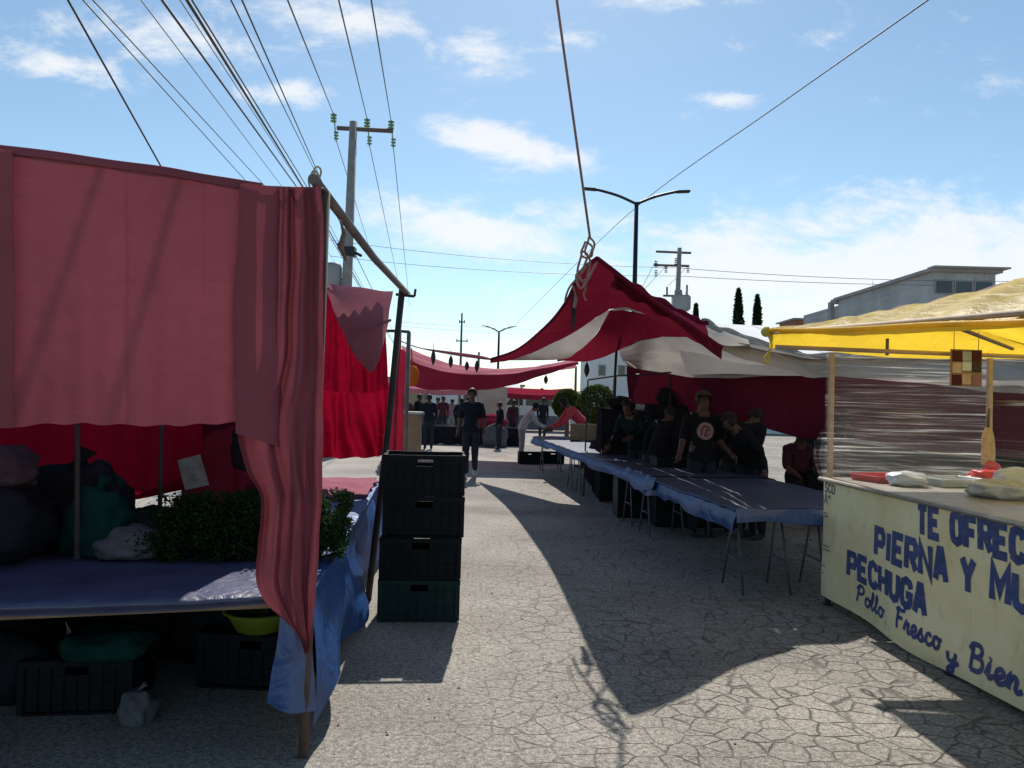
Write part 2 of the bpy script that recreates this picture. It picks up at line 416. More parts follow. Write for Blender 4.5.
# ------------------------------------------------------------------ world and sun
SUN = Vector((.025, .95, 1.0)).normalized()
el = math.asin(SUN.z); az = math.atan2(SUN.x, SUN.y)
w = bpy.data.worlds.new('World'); S.world = w; w.use_nodes = True
nt = w.node_tree; nt.nodes.clear()
wo = nt.nodes.new('ShaderNodeOutputWorld'); bg = nt.nodes.new('ShaderNodeBackground')
sky = nt.nodes.new('ShaderNodeTexSky'); sky.sky_type = 'NISHITA'; sky.sun_disc = False
sky.sun_elevation = el; sky.sun_rotation = az; sky.altitude = 1500; sky.air_density = 1.15; sky.dust_density = .75; sky.ozone_density = 1.1
tc = nt.nodes.new('ShaderNodeTexCoord')
sp = nt.nodes.new('ShaderNodeSeparateXYZ'); nt.links.new(tc.outputs['Generated'], sp.inputs[0])
def wm(op, a, b=None, c=None):
    n = nt.nodes.new('ShaderNodeMath'); n.operation = op
    for i, v in enumerate((a, b, c)):
        if v is None: continue
        if hasattr(v, 'node'): nt.links.new(v, n.inputs[i])
        else: n.inputs[i].default_value = v
    return n.outputs[0]
yy = wm('MAXIMUM', sp.outputs[1], .08)
cu = wm('DIVIDE', sp.outputs[0], yy); cv = wm('DIVIDE', sp.outputs[2], yy)
cx = nt.nodes.new('ShaderNodeCombineXYZ'); nt.links.new(cu, cx.inputs[0]); nt.links.new(cv, cx.inputs[1])
mpn = nt.nodes.new('ShaderNodeMapping'); mpn.inputs['Scale'].default_value = (1, 2.0, 1); mpn.inputs['Rotation'].default_value = (0, 0, .12)
nt.links.new(cx.outputs[0], mpn.inputs[0])
n1 = nt.nodes.new('ShaderNodeTexNoise'); n1.inputs['Scale'].default_value = 7; n1.inputs['Detail'].default_value = 10; n1.inputs['Roughness'].default_value = .68; n1.inputs['Distortion'].default_value = .35
nt.links.new(mpn.outputs[0], n1.inputs['Vector'])
n2 = nt.nodes.new('ShaderNodeTexNoise'); n2.inputs['Scale'].default_value = 26; n2.inputs['Detail'].default_value = 8; n2.inputs['Roughness'].default_value = .6
nt.links.new(mpn.outputs[0], n2.inputs['Vector'])
clouds = [  # px, py, half width, half height, rotation deg (image, downwards), amplitude
    (60, 68, 100, 17, 4, .66), (170, 45, 100, 32, 8, .55), (330, 18, 110, 20, 2, .68), (478, 48, 40, 28, 10, .68), (285, 92, 60, 14, 2, .65),
    (500, 145, 80, 19, 11, .95), (475, 232, 90, 24, 8, .85), (600, 222, 110, 18, 4, .5), (735, 100, 34, 10, 2, .7), (800, 35, 70, 18, -6, .38), (580, 40, 30, 12, 5, .35),
    (700, 2, 130, 10, 0, .35), (900, 272, 300, 60, -5, .95), (800, 232, 130, 30, -10, .75), (640, 250, 100, 22, 0, .45), (1000, 90, 60, 20, 0, .3), (370, 200, 60, 14, 6, .3)]
tot = None
for (px, py, hw, hh, rot, amp) in clouds:
    r = ray(px, py); u0 = r[0]/r[1]; v0 = r[2]/r[1]
    du = wm('SUBTRACT', cu, u0); dv = wm('SUBTRACT', cv, v0)
    a = math.radians(-rot)-RO*0
    p = wm('ADD', wm('MULTIPLY', du, math.cos(a)*F/hw), wm('MULTIPLY', dv, math.sin(a)*F/hw))
    q = wm('ADD', wm('MULTIPLY', du, -math.sin(a)*F/hh), wm('MULTIPLY', dv, math.cos(a)*F/hh))
    d2 = wm('ADD', wm('MULTIPLY', p, p), wm('MULTIPLY', q, q))
    g = wm('MULTIPLY', wm('POWER', 2.718, wm('MULTIPLY', d2, -.8)), amp)
    tot = g if tot is None else wm('MAXIMUM', tot, g)
det = wm('ADD', wm('MULTIPLY', n1.outputs[0], .78), wm('MULTIPLY', n2.outputs[0], .22))
dens = wm('ADD', wm('MULTIPLY', tot, .42), wm('SUBTRACT', det, .60))
mr = nt.nodes.new('ShaderNodeMapRange'); mr.interpolation_type = 'SMOOTHSTEP'; nt.links.new(dens, mr.inputs[0])
mr.inputs[1].default_value = -.03; mr.inputs[2].default_value = .24; mr.inputs[3].default_value = 0; mr.inputs[4].default_value = .85
mc = nt.nodes.new('ShaderNodeMix'); mc.data_type = 'RGBA'
nt.links.new(mr.outputs[0], mc.inputs[0])
SKYS = .112
skm = nt.nodes.new('ShaderNodeMix'); skm.data_type = 'RGBA'; skm.blend_type = 'MULTIPLY'; skm.inputs[0].default_value = 1; skm.inputs[7].default_value = (.95, 1.05, 1.0, 1)
nt.links.new(sky.outputs[0], skm.inputs[6])
nt.links.new(skm.outputs[2], mc.inputs[6]); mc.inputs[7].default_value = (.84/SKYS, .85/SKYS, .86/SKYS, 1)
nt.links.new(mc.outputs[2], bg.inputs[0]); bg.inputs[1].default_value = SKYS
nt.links.new(bg.outputs[0], wo.inputs[0])

sl = bpy.data.lights.new('sun', 'SUN'); sl.energy = 5.0; sl.angle = math.radians(.53); sl.color = (1, .95, .87)
so = bpy.data.objects.new('sun', sl); COL.objects.link(so); so.rotation_euler = SUN.to_track_quat('Z', 'Y').to_euler(); so.location = (0, 20, 20)
S.view_settings.view_transform = 'Standard'; S.view_settings.look = 'None'; S.view_settings.exposure = 0.22; S.view_settings.gamma = 1
S.view_settings.use_curve_mapping = False
S.render.engine = 'CYCLES'; S.cycles.max_bounces = 8; S.cycles.transparent_max_bounces = 12

# ------------------------------------------------------------------ ground
bm = B()
xs = [-1500, -200, -40, -8, 0, 8, 40, 200, 1500]; ys = [-300, -20, 0, 8, 20, 60, 250, 3000]
g = [[bm.verts.new((x, y, 0)) for y in ys] for x in xs]
for i in range(len(xs)-1):
    for j in range(len(ys)-1): bm.faces.new((g[i][j], g[i+1][j], g[i+1][j+1], g[i][j+1]))
tag(obj('ground', bm, 'ground'), None, None, None, 'structure')

# ------------------------------------------------------------------ left stall: frame
def cy(px): return 3.27-(320-px)*.00125
def cw(px, py, off=0): return W(px, py, cy(px)+off)
P1b = G(303, 757); P1t = W(325.5, 192, 3.36); P2b = G(368, 600); P2t = W(402, 292, 5.95)
t = thing('stall_frame', 'brown stall frame of leaning posts and a rail above the left herb table', 'stall frame', P1b)
bm = B(); tube(bm, [P1b, P1b.lerp(P1t, .5)+V((.006, 0, 0)), P1t], [.021, .02, .022], 10); obj('post', bm, 'wood', t)
bm = B(); tube(bm, [P2b, P2b.lerp(P2t, .5)+V((.01, 0, 0)), P2t+V((0, 0, .02))], .026, 10); obj('post', bm, 'darkpost', t)
bm = B(); tube(bm, [P1t+V((-.03, -.1, .03)), P1t.lerp(P2t, .5)+V((0, 0, -.015)), P2t+V((.03, .12, .0))], .024, 10); obj('rail', bm, 'rail', t)
bm = B(); tube(bm, [P2t+V((-.05, 0, -.02)), P2t+V((.10, .02, -.03))], .012, 8); tube(bm, [P2t+V((.10, .02, -.03)), P2t+V((.105, .02, .03))], .01, 8); obj('hook_bar', bm, 'darkpost', t)
P3b = V((-3.6, 2.78, 0)); P3t = V((-3.55, 2.8, 2.45))
bm = B(); tube(bm, [P3b, P3t], .022, 10); obj('post', bm, 'darkpost', t)
P4b = V((-4.2, 5.2, 0)); P4t = V((-4.15, 5.25, 2.62))
bm = B(); tube(bm, [P4b, P4t], .024, 10); obj('post', bm, 'darkpost', t)
bm = B(); tube(bm, [P1t+V((0, -.03, 0))]+[cw(x, y+1, .004) for x, y in ((262, 187), (165, 171), (60, 156), (-100, 138), (-230, 124))], .012, 8); obj('rail', bm, 'darkpost', t)
pl = V((-1.76, 2.96, 0)); 
bm = B(); tube(bm, [V((-2.06, 2.95, 0)), V((-2.06, 2.95, .66))], .02, 8); obj('post', bm, 'darkpost', t)
# rope knot on top of first post
bm = B()
for k in range(3):
    c = P1t+V((-.06+.012*k, -.01, .04+.02*k)); r = .022
    tube(bm, [c+V((math.cos(a)*r*.7, .01*math.sin(2*a), math.sin(a)*r*1.5)) for a in [i*2*PI/12 for i in range(13)]], .005, 5)
obj('rope_knot', bm, 'cream_rope', t)
bm = B(); tube(bm, [P1t.lerp(P2t, .12)+V((.0, 0, -.04)), P1t.lerp(P2t, .13)+V((.015, 0, -.10)), P1t.lerp(P2t, .14)+V((-.005, 0, -.17)), P1t.lerp(P2t, .15)+V((.02, 0, -.23))], [.004, .012, .018, .005], 6); obj('dangling_rag', bm, 'rail', t)

# ------------------------------------------------------------------ big hanging cloth
ct = thing('hanging_cloth', 'large faded maroon cloth hung like a curtain over the front of the left stall', 'cloth', V((-1.3, 3.2, 1.5)))
bm = B()
tops = [(-230, 124), (-100, 138), (0, 149), (60, 156), (110, 164), (165, 171), (215, 180), (262, 187)]
bots = [(-230, 430), (-100, 429), (0, 427), (60, 424), (110, 424), (165, 425), (215, 423), (262, 421)]
def fold_disp(u, v):
    px = -230+u*492
    return V((0, .005*math.sin(px*.05+v*2)+.016*v*math.sin(px*.021)+.004*math.sin(px*.17)*v-.006*math.exp(-((px-70)/3.0)**2)-.004*math.exp(-((px-172)/3.0)**2), .004*math.sin(px*.12)*v))
loft(bm, [[cw(*p) for p in tops], [cw(*p) for p in bots]], 240, 22, 0, .006, 3, disp=fold_disp)
# heading folded over the rail
loft(bm, [[cw(x, y-2, .02) for x, y in tops], [cw(x, y-4, -.01) for x, y in tops], [cw(x, y+4, -.012) for x, y in tops]], 60, 6, 0, .004, 5)
obj('panel', bm, 'maroon', ct)
bm = B()
loft(bm, [[cw(-230, 124, -.03), cw(-60, 142, -.03), cw(8, 149, -.035), cw(11, 150, -.03)], [cw(-230, 426, -.03), cw(-60, 424, -.03), cw(8, 428, -.035), cw(12, 423, -.03)]], 24, 16, 0, .008, 3)
obj('overlapping_panel', bm, 'maroon', ct)
bm = B()
loft(bm, [[cw(240, 183, -.03), cw(247, 182, -.045), cw(262, 184, -.05), cw(280, 187, -.035), cw(284, 189, 0)], [cw(234, 300, -.03), cw(243, 300, -.045), cw(262, 300, -.05), cw(279, 303, -.035), cw(283, 305, 0)], [cw(234, 433, -.035), cw(240, 435, -.05), cw(257, 440, -.055), cw(276, 446, -.04), cw(280, 447, 0)]], 22, 26, 0, .008, 4)
obj('folded_strip', bm, 'maroon2', ct)
bm = B()
lv = [(187, 270, 322), (240, 268, 323), (300, 266, 323), (360, 262, 323), (420, 237, 323), (470, 247, 322), (500, 262, 321), (545, 258, 319), (580, 257, 317), (603, 266, 315), (622, 285, 312), (636, 298, 311), (648, 303, 309)]
curves = []
for i, (y, a, b) in enumerate(lv):
    row = []
    amp = .028 if i < 9 else .028*(13-i)/5
    for k in range(15):
        u = k/14; px = a+(b-a)*u
        ph = 9.5*u+.25*math.sin(y*.012)
        row.append(cw(px, y+(6*math.sin(u*PI) if i > 9 else 0), -.02+amp*math.sin(ph*1.9)+.012*math.sin(ph*4.3+y*.01)-.05*math.sin(PI*u)*(1 if 7 < i < 11 else .2)))
    curves.append(row)
loft(bm, curves, 57, 70, 0, .008, 6)
obj('gathered_end', bm, 'maroon2', ct)

# ------------------------------------------------------------------ tables (left)
def trestle(bm, c, w=.7, h=.72, ang=0, spread=.13, r=.010):
    c = V(c); d = V((math.cos(ang), math.sin(ang), 0)); n = V((-d.y, d.x, 0))
    for s in (-1, 1):
        for e in (-1, 1):
            tube(bm, [c+d*s*w/2+n*e*spread*1.5+V((0, 0, 0)), c+d*s*w/2*.92+n*e*.03+V((0, 0, h))], r, 6)
        tube(bm, [c+d*s*w/2*.96-n*spread+V((0, 0, h*.38)), c+d*s*w/2*.96+n*spread+V((0, 0, h*.38))], r*.8, 6)
    tube(bm, [c-d*w/2*.92+V((0, 0, h)), c+d*w/2*.92+V((0, 0, h))], r*1.2, 6)

sd = V((-.107, .994, 0)); rd = V((.994, .107, 0))
C0 = V((-.925, 3.37, 0))
rl = V((.966, .258, 0))       # near right corner of the left table
def LT(u, v, z=0): return C0 + sd*u - rl*v + V((0, 0, z-.05 if z > .6 else z))   # u away from the viewer, v to the left
t = thing('market_table', 'low plank table on wooden legs at the front of the left stall, carrying the herbs', 'table', LT(.7, 1.6))
bm = B()
for k in range(5):
    a = LT(.02+.27*k, 0.02, .725); b = LT(.02+.27*k, 3.3, .725)
    c = (a+b)/2+sd*.125; box(bm, c, (3.25, .255, .022), math.atan2(rl.y, rl.x))
obj('tabletop', bm, 'wood', t)
bm = B(); box(bm, (LT(-.012, .02, .722)+LT(-.012, 3.3, .722))/2, (3.28, .022, .05), math.atan2(rl.y, rl.x)); obj('edge_slat', bm, 'board', t)
for (u, v) in ((.75, .3), (.75, 1.9), (1.2, .3), (1.2, 1.9), (.12, 3.1)):
    bm = B(); box(bm, LT(u, v, .331), (.035, .035, .66), .1); obj('leg', bm, 'darkpost', t)
t = thing('market_table', 'long plank table running back along the aisle behind the herbs, left stall', 'table', LT(3, .45))
bm = B()
for k in range(3):
    c = (LT(1.5, .05+.3*k, .725)+LT(4.45, .05+.3*k, .725))/2-rl*.13; box(bm, c, (2.95, .28, .022), math.atan2(sd.y, sd.x))
obj('tabletop', bm, 'wood', t)
for u in (1.65, 3.0, 4.3):
    bm = B(); trestle(bm, LT(u, .48), .75, .66, math.atan2(rl.y, rl.x)); obj('trestle', bm, 'trestle', t)

# blue tarpaulin over the left table: top + side skirt
def lskirt(u, v): return V((0, 0, 0))
bm = B()
us = [-.06, .4, 1.0, 1.7, 2.5, 3.3, 4.0, 4.5]
def wob(u, a): return a*math.sin(u*5.1+.5)+a*.6*math.sin(u*11.3)
rows = [[LT(u, 1.0, .752) for u in us], [LT(u, .5, .755) for u in us], [LT(u, .0, .752) for u in us], [LT(u, -.035+wob(u, .012), .70) for u in us],
        [LT(u, -.07+wob(u, .035), .45) for u in us], [LT(u, -.10+wob(u+.4, .05), .13+.05*math.sin(u*3)) for u in us]]
loft(bm, rows, 60, 40, 0, .012, 5)
# corner flap at the front
loft(bm, [[LT(-.06, .08, .752), LT(-.07, .04, .752), LT(-.06, -.0, .752)], [LT(-.07, .09, .5), LT(-.10, .02, .5), LT(-.08, -.06, .47)], [LT(-.06, .13, .24), LT(-.11, .03, .21), LT(-.08, -.085, .20)]], 14, 16, 0, .012, 5)
tag(obj('tarpaulin', bm, 'blue'), 'blue tarpaulin draped over the left table and hanging to the ground beside the aisle', 'tarpaulin')
bm = B()
rows = [[LT(-.05, v, .772+.006*math.sin(v*7)) for v in (.02, .5, 1, 1.6, 2.3, 3.3)], [LT(.5, v, .766) for v in (.02, .5, 1, 1.6, 2.3, 3.3)], [LT(1.35, v, .766) for v in (.04, .5, 1, 1.6, 2.3, 3.3)]]
rows.insert(0, [LT(-.075, v, .735-.02*abs(math.sin(v*4.0))) for v in (.10, .5, 1, 1.6, 2.3, 3.3)])
loft(bm, rows, 50, 24, 0, .006, 6)
tag(obj('tarpaulin', bm, 'purple'), 'creased violet-blue sheet covering the top of the herb table', 'tarpaulin')
bm = B()
loft(bm, [[LT(3.1, -.02, .785), LT(3.9, -.02, .79), LT(4.5, -.02, .785)], [LT(3.0, .4, .80), LT(3.8, .4, .84), LT(4.5, .4, .80)], [LT(3.1, .95, .79), LT(3.9, .95, .80), LT(4.5, .95, .79)]], 24, 16, 0, .03, 5)
tag(obj('cloth', bm, 'pink'), 'sunlit red cloth lying flat on the far end of the left table', 'cloth')

# ------------------------------------------------------------------ red cloths inside the left stall
bm = B()
def gath(a, f, s=.03): return lambda u, v: V((0, s*math.sin(u*f+a+v*1.5)*(.04+v)+.4*s*math.sin(u*f*2.7+a), 0))
loft(bm, [[W(-160, 250, 4.5), W(0, 250, 4.55), W(100, 250, 4.6), W(210, 250, 4.65)], [W(-160, 455, 4.5), W(-40, 452, 4.55), W(10, 455, 4.55), W(110, 475, 4.6), W(200, 470, 4.65)], [W(-160, 475, 4.5), W(-40, 470, 4.5), W(25, 462, 4.55), W(110, 500, 4.6), W(198, 470, 4.65)]], 60, 30, 0, .012, 4, disp=gath(.4, 26, .025))
tag(obj('hanging_cloth', bm, 'red'), 'bright red cloth hanging behind the sacks at the back of the herb table', 'cloth')
bm = B()
loft(bm, [[V((-6.5, 4.1, 2.40)), V((-1.36, 4.3, 2.36))], [V((-6.5, 5.0, 2.36)), V((-1.37, 5.0, 2.33))], [V((-6.5, 6.3, 2.5)), V((-1.52, 5.9, 2.36))]], 24, 20, .05, .03, 2)
tag(obj('roof_tarpaulin', bm, 'canopy_dark'), 'unseen maroon roof tarpaulin added to darken the left stall behind the hanging cloth', 'tarpaulin')  # added out of view to keep the stall inside dark
for x in (-3.1, -2.55, -1.72):
    pass
bm = B(); tube(bm, [G(77, 560, .75).lerp(W(78, 420, 4.4), 0), W(78, 300, 4.4)], .014, 6); 
tag(obj('tent_pole', bm, 'darkpost'), 'thin dark pole in front of the red cloth, rising from the left sacks', 'pole')
bm = B(); tube(bm, [V((W(163, 470, 4.5).x, 4.5, 0)), W(165, 300, 4.5)], .014, 6)
tag(obj('tent_pole', bm, 'darkpost'), 'thin dark pole in front of the red cloth, beside the paper sign', 'pole')

bm = B()
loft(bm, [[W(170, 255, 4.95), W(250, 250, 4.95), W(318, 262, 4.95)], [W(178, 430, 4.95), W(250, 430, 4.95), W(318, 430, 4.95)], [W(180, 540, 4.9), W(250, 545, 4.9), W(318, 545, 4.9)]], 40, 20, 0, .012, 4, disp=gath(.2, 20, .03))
tag(obj('hanging_cloth', bm, 'canopy_dark'), 'dark maroon backdrop sheet added behind the herb heap to stand for shade', 'cloth')  # added dark backdrop that hides the bright ground behind the herbs
bm = B()
loft(bm, [[V((-4.6, 3.9, .66)), V((-3, 4.35, .66)), V((-1.25, 4.75, .66))], [V((-4.6, 3.95, .0)), V((-3, 4.4, .0)), V((-1.25, 4.8, .0))]], 40, 10, 0, .02, 3, disp=gath(.6, 30, .03))
tag(obj('shade_backdrop', bm, 'sack'), 'dark backdrop sheet added to deepen the shade underneath the herb table', 'sheet')  # added to block the bright background and darken the space under the table
bm = B()
loft(bm, [[V((-3.9, 2.7, 2.5)), V((-4.3, 5.3, 2.5))], [V((-3.9, 2.7, .1)), V((-4.3, 5.3, .1))]], 24, 20, 0, .02, 2, disp=gath(.6, 20, .03))
tag(obj('hanging_cloth', bm, 'canopy_dark'), 'unseen dark maroon sheet added to shade the left stall from its far left', 'cloth')  # added out of view to shade the inside from the left
# red drapes at the second post
bm = B()
loft(bm, [[W(316, 286, 6.35), W(350, 288, 6.3), W(386, 292, 6.2)], [W(316, 340, 6.35), W(352, 350, 6.28), W(387, 330, 6.18)], [W(316, 391, 6.3), W(352, 394, 6.25), W(388, 390, 6.15)]], 40, 22, 0, .015, 4, disp=gath(0, 17, .06))
tag(obj('hanging_cloth', bm, 'red'), 'bright red backlit drape under the pink cloth by the second post', 'cloth')
bm = B()
out = [(326, 284), (340, 285.5), (360, 287.5), (380, 290), (393, 291)]
low = [(327, 291), (338, 322), (352, 350), (370, 373), (379, 362)]
loft(bm, [[W(x, y, 6.12) for x, y in out], [W((x+a)/2+2, (y+b)/2, 6.05) for (x, y), (a, b) in zip(out, low)], [W(x, y, 6.08) for x, y in low]], 30, 22, 0, .015, 5)
tag(obj('hanging_cloth', bm, 'pink'), 'faded pink cloth knotted to a point over the red drape at the second post', 'cloth')
bm = B()
tube(bm, cr([W(356, 352, 5.98), W(352, 340, 5.98), W(358, 332, 5.98), W(372, 327, 5.98), W(391, 320, 5.95)], 20), .012, 6)
tag(obj('cloth_tie', bm, 'pink'), 'twisted pale tie strung across the pink cloth to the second post', 'tie')
bm = B()
loft(bm, [[W(318, 384, 6.75), W(345, 386, 6.7), W(370, 386, 6.65), W(390, 386, 6.6)], [W(316, 425, 6.8), W(345, 425, 6.75), W(370, 425, 6.7), W(389, 425, 6.6)], [W(316, 458, 6.8), W(345, 458, 6.75), W(370, 457, 6.7), W(388, 455, 6.6)]], 50, 22, 0, .012, 5, disp=lambda u, v: V((.03*math.sin(u*9+v*2), .09*math.sin(u*26-v*4)*(.3+.7*v), 0)))
tag(obj('hanging_cloth', bm, 'red'), 'pleated red curtain hanging low behind the crate stack', 'cloth')

# third frame, further along
t = thing('stall_frame', 'narrow pipe frame with a red side sheet behind the second post', 'stall frame', G(402, 520))
Q1 = V((W(405, 440, 9.4).x, 9.4, 0)); Q1t = W(409, 332, 9.4)
bm = B(); tube(bm, [Q1, Q1t], .028, 8); obj('post', bm, 'rail', t)
Q2 = V((W(397, 440, 9.7).x, 9.7, 0)); Q2t = W(400, 331, 9.6)
bm = B(); tube(bm, [Q2, Q2t], .022, 8); obj('post', bm, 'darkpost', t)
bm = B(); tube(bm, [Q2t+V((-.8, .1, 0)), Q2t, Q1t], .02, 8); obj('rail', bm, 'darkpost', t)
bm = B(); loft(bm, [[W(396, 345, 9.55), W(407, 352, 9.45)], [W(392, 400, 9.55), W(405, 400, 9.45)], [W(388, 452, 9.55), W(404, 452, 9.42)]], 16, 20, 0, .02, 4, disp=gath(0, 9, .03)); obj('side_sheet', bm, 'far_red', t)
bm = B(); bmesh.ops.create_uvsphere(bm, u_segments=14, v_segments=10, radius=1)
c = W(412, 376, 11.2)
for v in bm.verts: v.co = c+V((v.co.x*.11, v.co.y*.1, v.co.z*.16+.03*nz(v.co*2)))
for f in bm.faces: f.smooth = True
tube(bm, [c+V((0, 0, .14)), c+V((-.02, 0, .42))], .012, 6)
tag(obj('hanging_bundle', bm, 'orange'), 'orange cloth bundle hanging beside the third stall frame', 'bundle')
bm = B(); c = G(411, 449+18); bb = W(411, 432, 13.5)
t = thing('wooden_counter', 'tan wooden counter panel standing behind the third stall frame', 'counter', V((bb.x, 13.5, 0)))
box(bm, V((bb.x, 13.5, .65)), (.33, .5, 1.3)); obj('panel', bm, 'board', t)
bm = B(); box(bm, V((bb.x, 13.5, 1.32)), (.40, .56, .04)); obj('top', bm, 'paper', t)

# ------------------------------------------------------------------ crates
def rbox_wall(bm, cx, cy_, cz, sx, sy, sz): box(bm, V((cx, cy_, cz)), (sx, sy, sz))
def make_crate(name, label, mat, w=.58, d=.40, h=.30, group=None):
    t = thing(name, label, 'crate', (0, 0, 0), group)
    bm = B()
    th = .012
    # floor
    box(bm, V((0, 0, .02)), (w-.03, d-.03, .012))
    for s in (-1, 1):
        # long sides: recessed panel, ribs, grip opening
        y = s*(d/2-.018)
        box(bm, V((0, y, .108)), (w-.04, .006, .214))
        box(bm, V((-w*.29, y, .24)), (w*.37, .006, .056)); box(bm, V((w*.29, y, .24)), (w*.37, .006, .056))
        for k in range(9):
            x = -w/2+.03+k*(w-.06)/8
            if abs(x) < .08: box(bm, V((x, s*(d/2-.009), .115)), (.010, .012, .20))
            else: box(bm, V((x, s*(d/2-.009), .145)), (.010, .012, .26))
        for z in (.055, .115, .175, .215): box(bm, V((0, s*(d/2-.0115), z)), (w-.05, .007, .009))
        x = s*(w/2-.018)
        box(bm, V((x, 0, .108)), (.006, d-.04, .214))
        box(bm, V((x, -d*.31, .24)), (.006, d*.30, .05)); box(bm, V((x, d*.31, .24)), (.006, d*.30, .05))
        for k in range(7):
            y = -d/2+.03+k*(d-.06)/6; box(bm, V((s*(w/2-.009), y, .115)), (.012, .010, .20))
        for z in (.055, .115, .175, .215): box(bm, V((s*(w/2-.0115), 0, z)), (.007, d-.05, .009))
    for sx in (-1, 1):
        for sy in (-1, 1): box(bm, V((sx*(w/2-.016), sy*(d/2-.016), .14)), (.033, .033, .255))
    bmesh.ops.bevel(bm, geom=[e for e in bm.edges], offset=.0012, segments=1, affect='EDGES')
    obj('basket', bm, mat, t, False)
    bm = B()
    for s in (-1, 1):
        box(bm, V((0, s*(d/2-.006), .282)), (w*.62, .016, .031)); 
        for q in (-1, 1):
            box(bm, V((q*w*.40, s*(d/2-.006), .281)), (w*.2, .017, .036))
            box(bm, V((s*(w/2-.006), q*d*.37, .281)), (.017, d*.24, .040))
        box(bm, V((s*(w/2-.006), 0, .278)), (.016, d*.5, .030))
    bmesh.ops.bevel(bm, geom=[e for e in bm.edges], offset=.003, segments=2, affect='EDGES')
    obj('rim', bm, mat, t, False)
    for s in (-1, 1):
        bm = B(); box(bm, V((0, s*(d/2-.022), .205)), (.15, .007, .018)); obj('grip', bm, mat, t, False)
        bm = B(); box(bm, V((s*(w/2-.022), 0, .205)), (.007, .12, .018)); obj('grip', bm, mat, t, False)
    return t
cA = G(377, 623); cB = G(458, 623); cc = (cA+cB)/2; ca = math.atan2(cB.y-cA.y, cB.x-cA.x)
base = cc+V((-.015, .2, 0))
grp = 'crates stacked beside the left table'
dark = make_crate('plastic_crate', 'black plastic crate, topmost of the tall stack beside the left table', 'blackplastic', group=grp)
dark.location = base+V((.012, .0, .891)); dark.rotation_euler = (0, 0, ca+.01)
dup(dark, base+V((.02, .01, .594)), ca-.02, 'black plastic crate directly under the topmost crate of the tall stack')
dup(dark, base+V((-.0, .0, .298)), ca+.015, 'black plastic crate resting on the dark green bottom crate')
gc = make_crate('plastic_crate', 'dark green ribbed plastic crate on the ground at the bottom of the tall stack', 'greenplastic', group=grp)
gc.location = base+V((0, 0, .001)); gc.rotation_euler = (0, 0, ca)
# under the table and at far table end
dup(dark, V((-2.12, 3.82, .002)), .15, 'black crate standing on the ground under the left table, below the green bag', 'crates under the left table', 0.9)
dup(dark, V((-1.36, 4.2, .002)), -.05, 'dark crate under the left table carrying the yellow-green bowl', 'crates under the left table')
pc = G(532, 465)
dup(dark, V((pc.x-.05, pc.y+.3, .002)), .1, 'dark crate on the ground at the feet of the person in grey', 'crates at the far end of the long table')
dup(dark, V((pc.x+.55, pc.y+.6, .002)), -.1, 'dark crate on the ground under the far end of the long blue table', 'crates at the far end of the long table')

# bowl
t = thing('plastic_bowl', 'yellow-green plastic bowl on a dark crate under the left table', 'bowl', V((-1.34, 4.06, .31)))
bm = B(); lathe(bm, [(.0, .005), (.10, .004), (.12, .012), (.165, .09), (.18, .115), (.178, .12), (.17, .115), (.155, .09), (.11, .018), (0, .014)], 32); obj('bowl_body', bm, 'bowl', t, False)
bm = B(); lathe(bm, [(.176, .108), (.192, .112), (.192, .119), (.176, .121)], 32); obj('rim', bm, 'bowl', t, False)

# sacks and bags
def lump(name, label, cat, mat, c, s, seed, group=None, neck=False, amp=.25):
    bm = B(); bmesh.ops.create_icosphere(bm, subdivisions=4, radius=1)
    off = V((seed*3.1, seed*1.7, seed*.9))
    for v in bm.verts:
        p = v.co.copy(); q = p*(1+amp*nz(p+off, 1.6)+.10*nz(p+off, 4.5)+.04*nz(p+off, 11))
        q.x = math.copysign(abs(q.x)**.8, q.x); q.y = math.copysign(abs(q.y)**.8, q.y)
        if q.z < -.7: q.z = -.7-(abs(q.z)-.7)*.12
        v.co = V((q.x*s[0], q.y*s[1], (q.z+.72)*s[2]))
    for f in bm.faces: f.smooth = True
    if neck: tube(bm, [V((0, 0, s[2]*1.6)), V((.01, 0, s[2]*1.85)), V((.03, .01, s[2]*2.05))], [s[0]*.2, s[0]*.1, s[0]*.22], 10)
    o = obj(name, bm, mat); o.location = c
    return tag(o, label, cat, group)
zt = .722
sg = 'sacks on the herb table'
def onT(px, py): return G(px, py, zt)
lump('sack', 'dark full sack at the left edge of the herb table', 'sack', 'sack', V((-2.75, 3.75, zt)), (.42, .3, .24), 1, sg)
lump('sack', 'mauve sack lying on top of the dark sack at the left edge', 'sack', 'sackp', V((-2.68, 3.72, zt+.36)), (.27, .22, .13), 2, sg)
lump('sack', 'black bag with a tied neck behind the teal net bag', 'sack', 'sack', V((-2.45, 4.22, zt)), (.3, .22, .26), 3, sg, True)
lump('net_bag', 'teal green net bag of vegetables beside the sacks on the herb table', 'bag', 'net', V((-2.2, 3.98, zt)), (.16, .15, .2), 4, None, True)
lump('net_bag', 'bulging dark teal net bag under the red cloth at the back left', 'bag', 'net', V((-2.55, 4.3, zt+.18)), (.3, .2, .15), 5)
lump('sack', 'pale grey crumpled bag lying in the middle of the herb table', 'sack', 'sackg', V((-1.98, 3.95, zt)), (.20, .15, .09), 6, sg)
lump('sack', 'dark low sack behind the pale grey bag on the herb table', 'sack', 'sack', V((-1.95, 4.22, zt)), (.28, .18, .13), 7, sg)
lump('plastic_bag', 'green plastic bag heaped over the crate under the left table', 'bag', 'net', V((-1.98, 3.72, .28)), (.22, .18, .08), 9)
for k in range(4):
    lump('sack', 'dark sack added to fill the shade at the back under the left table', 'sack', 'sack', V((-3.3+.55*k, 4.55+.05*(k%2), 0)), (.36, .26, .36), 40+k, 'added row of dark sacks under the back of the left table')  # added so the lit ground behind the table reads dark
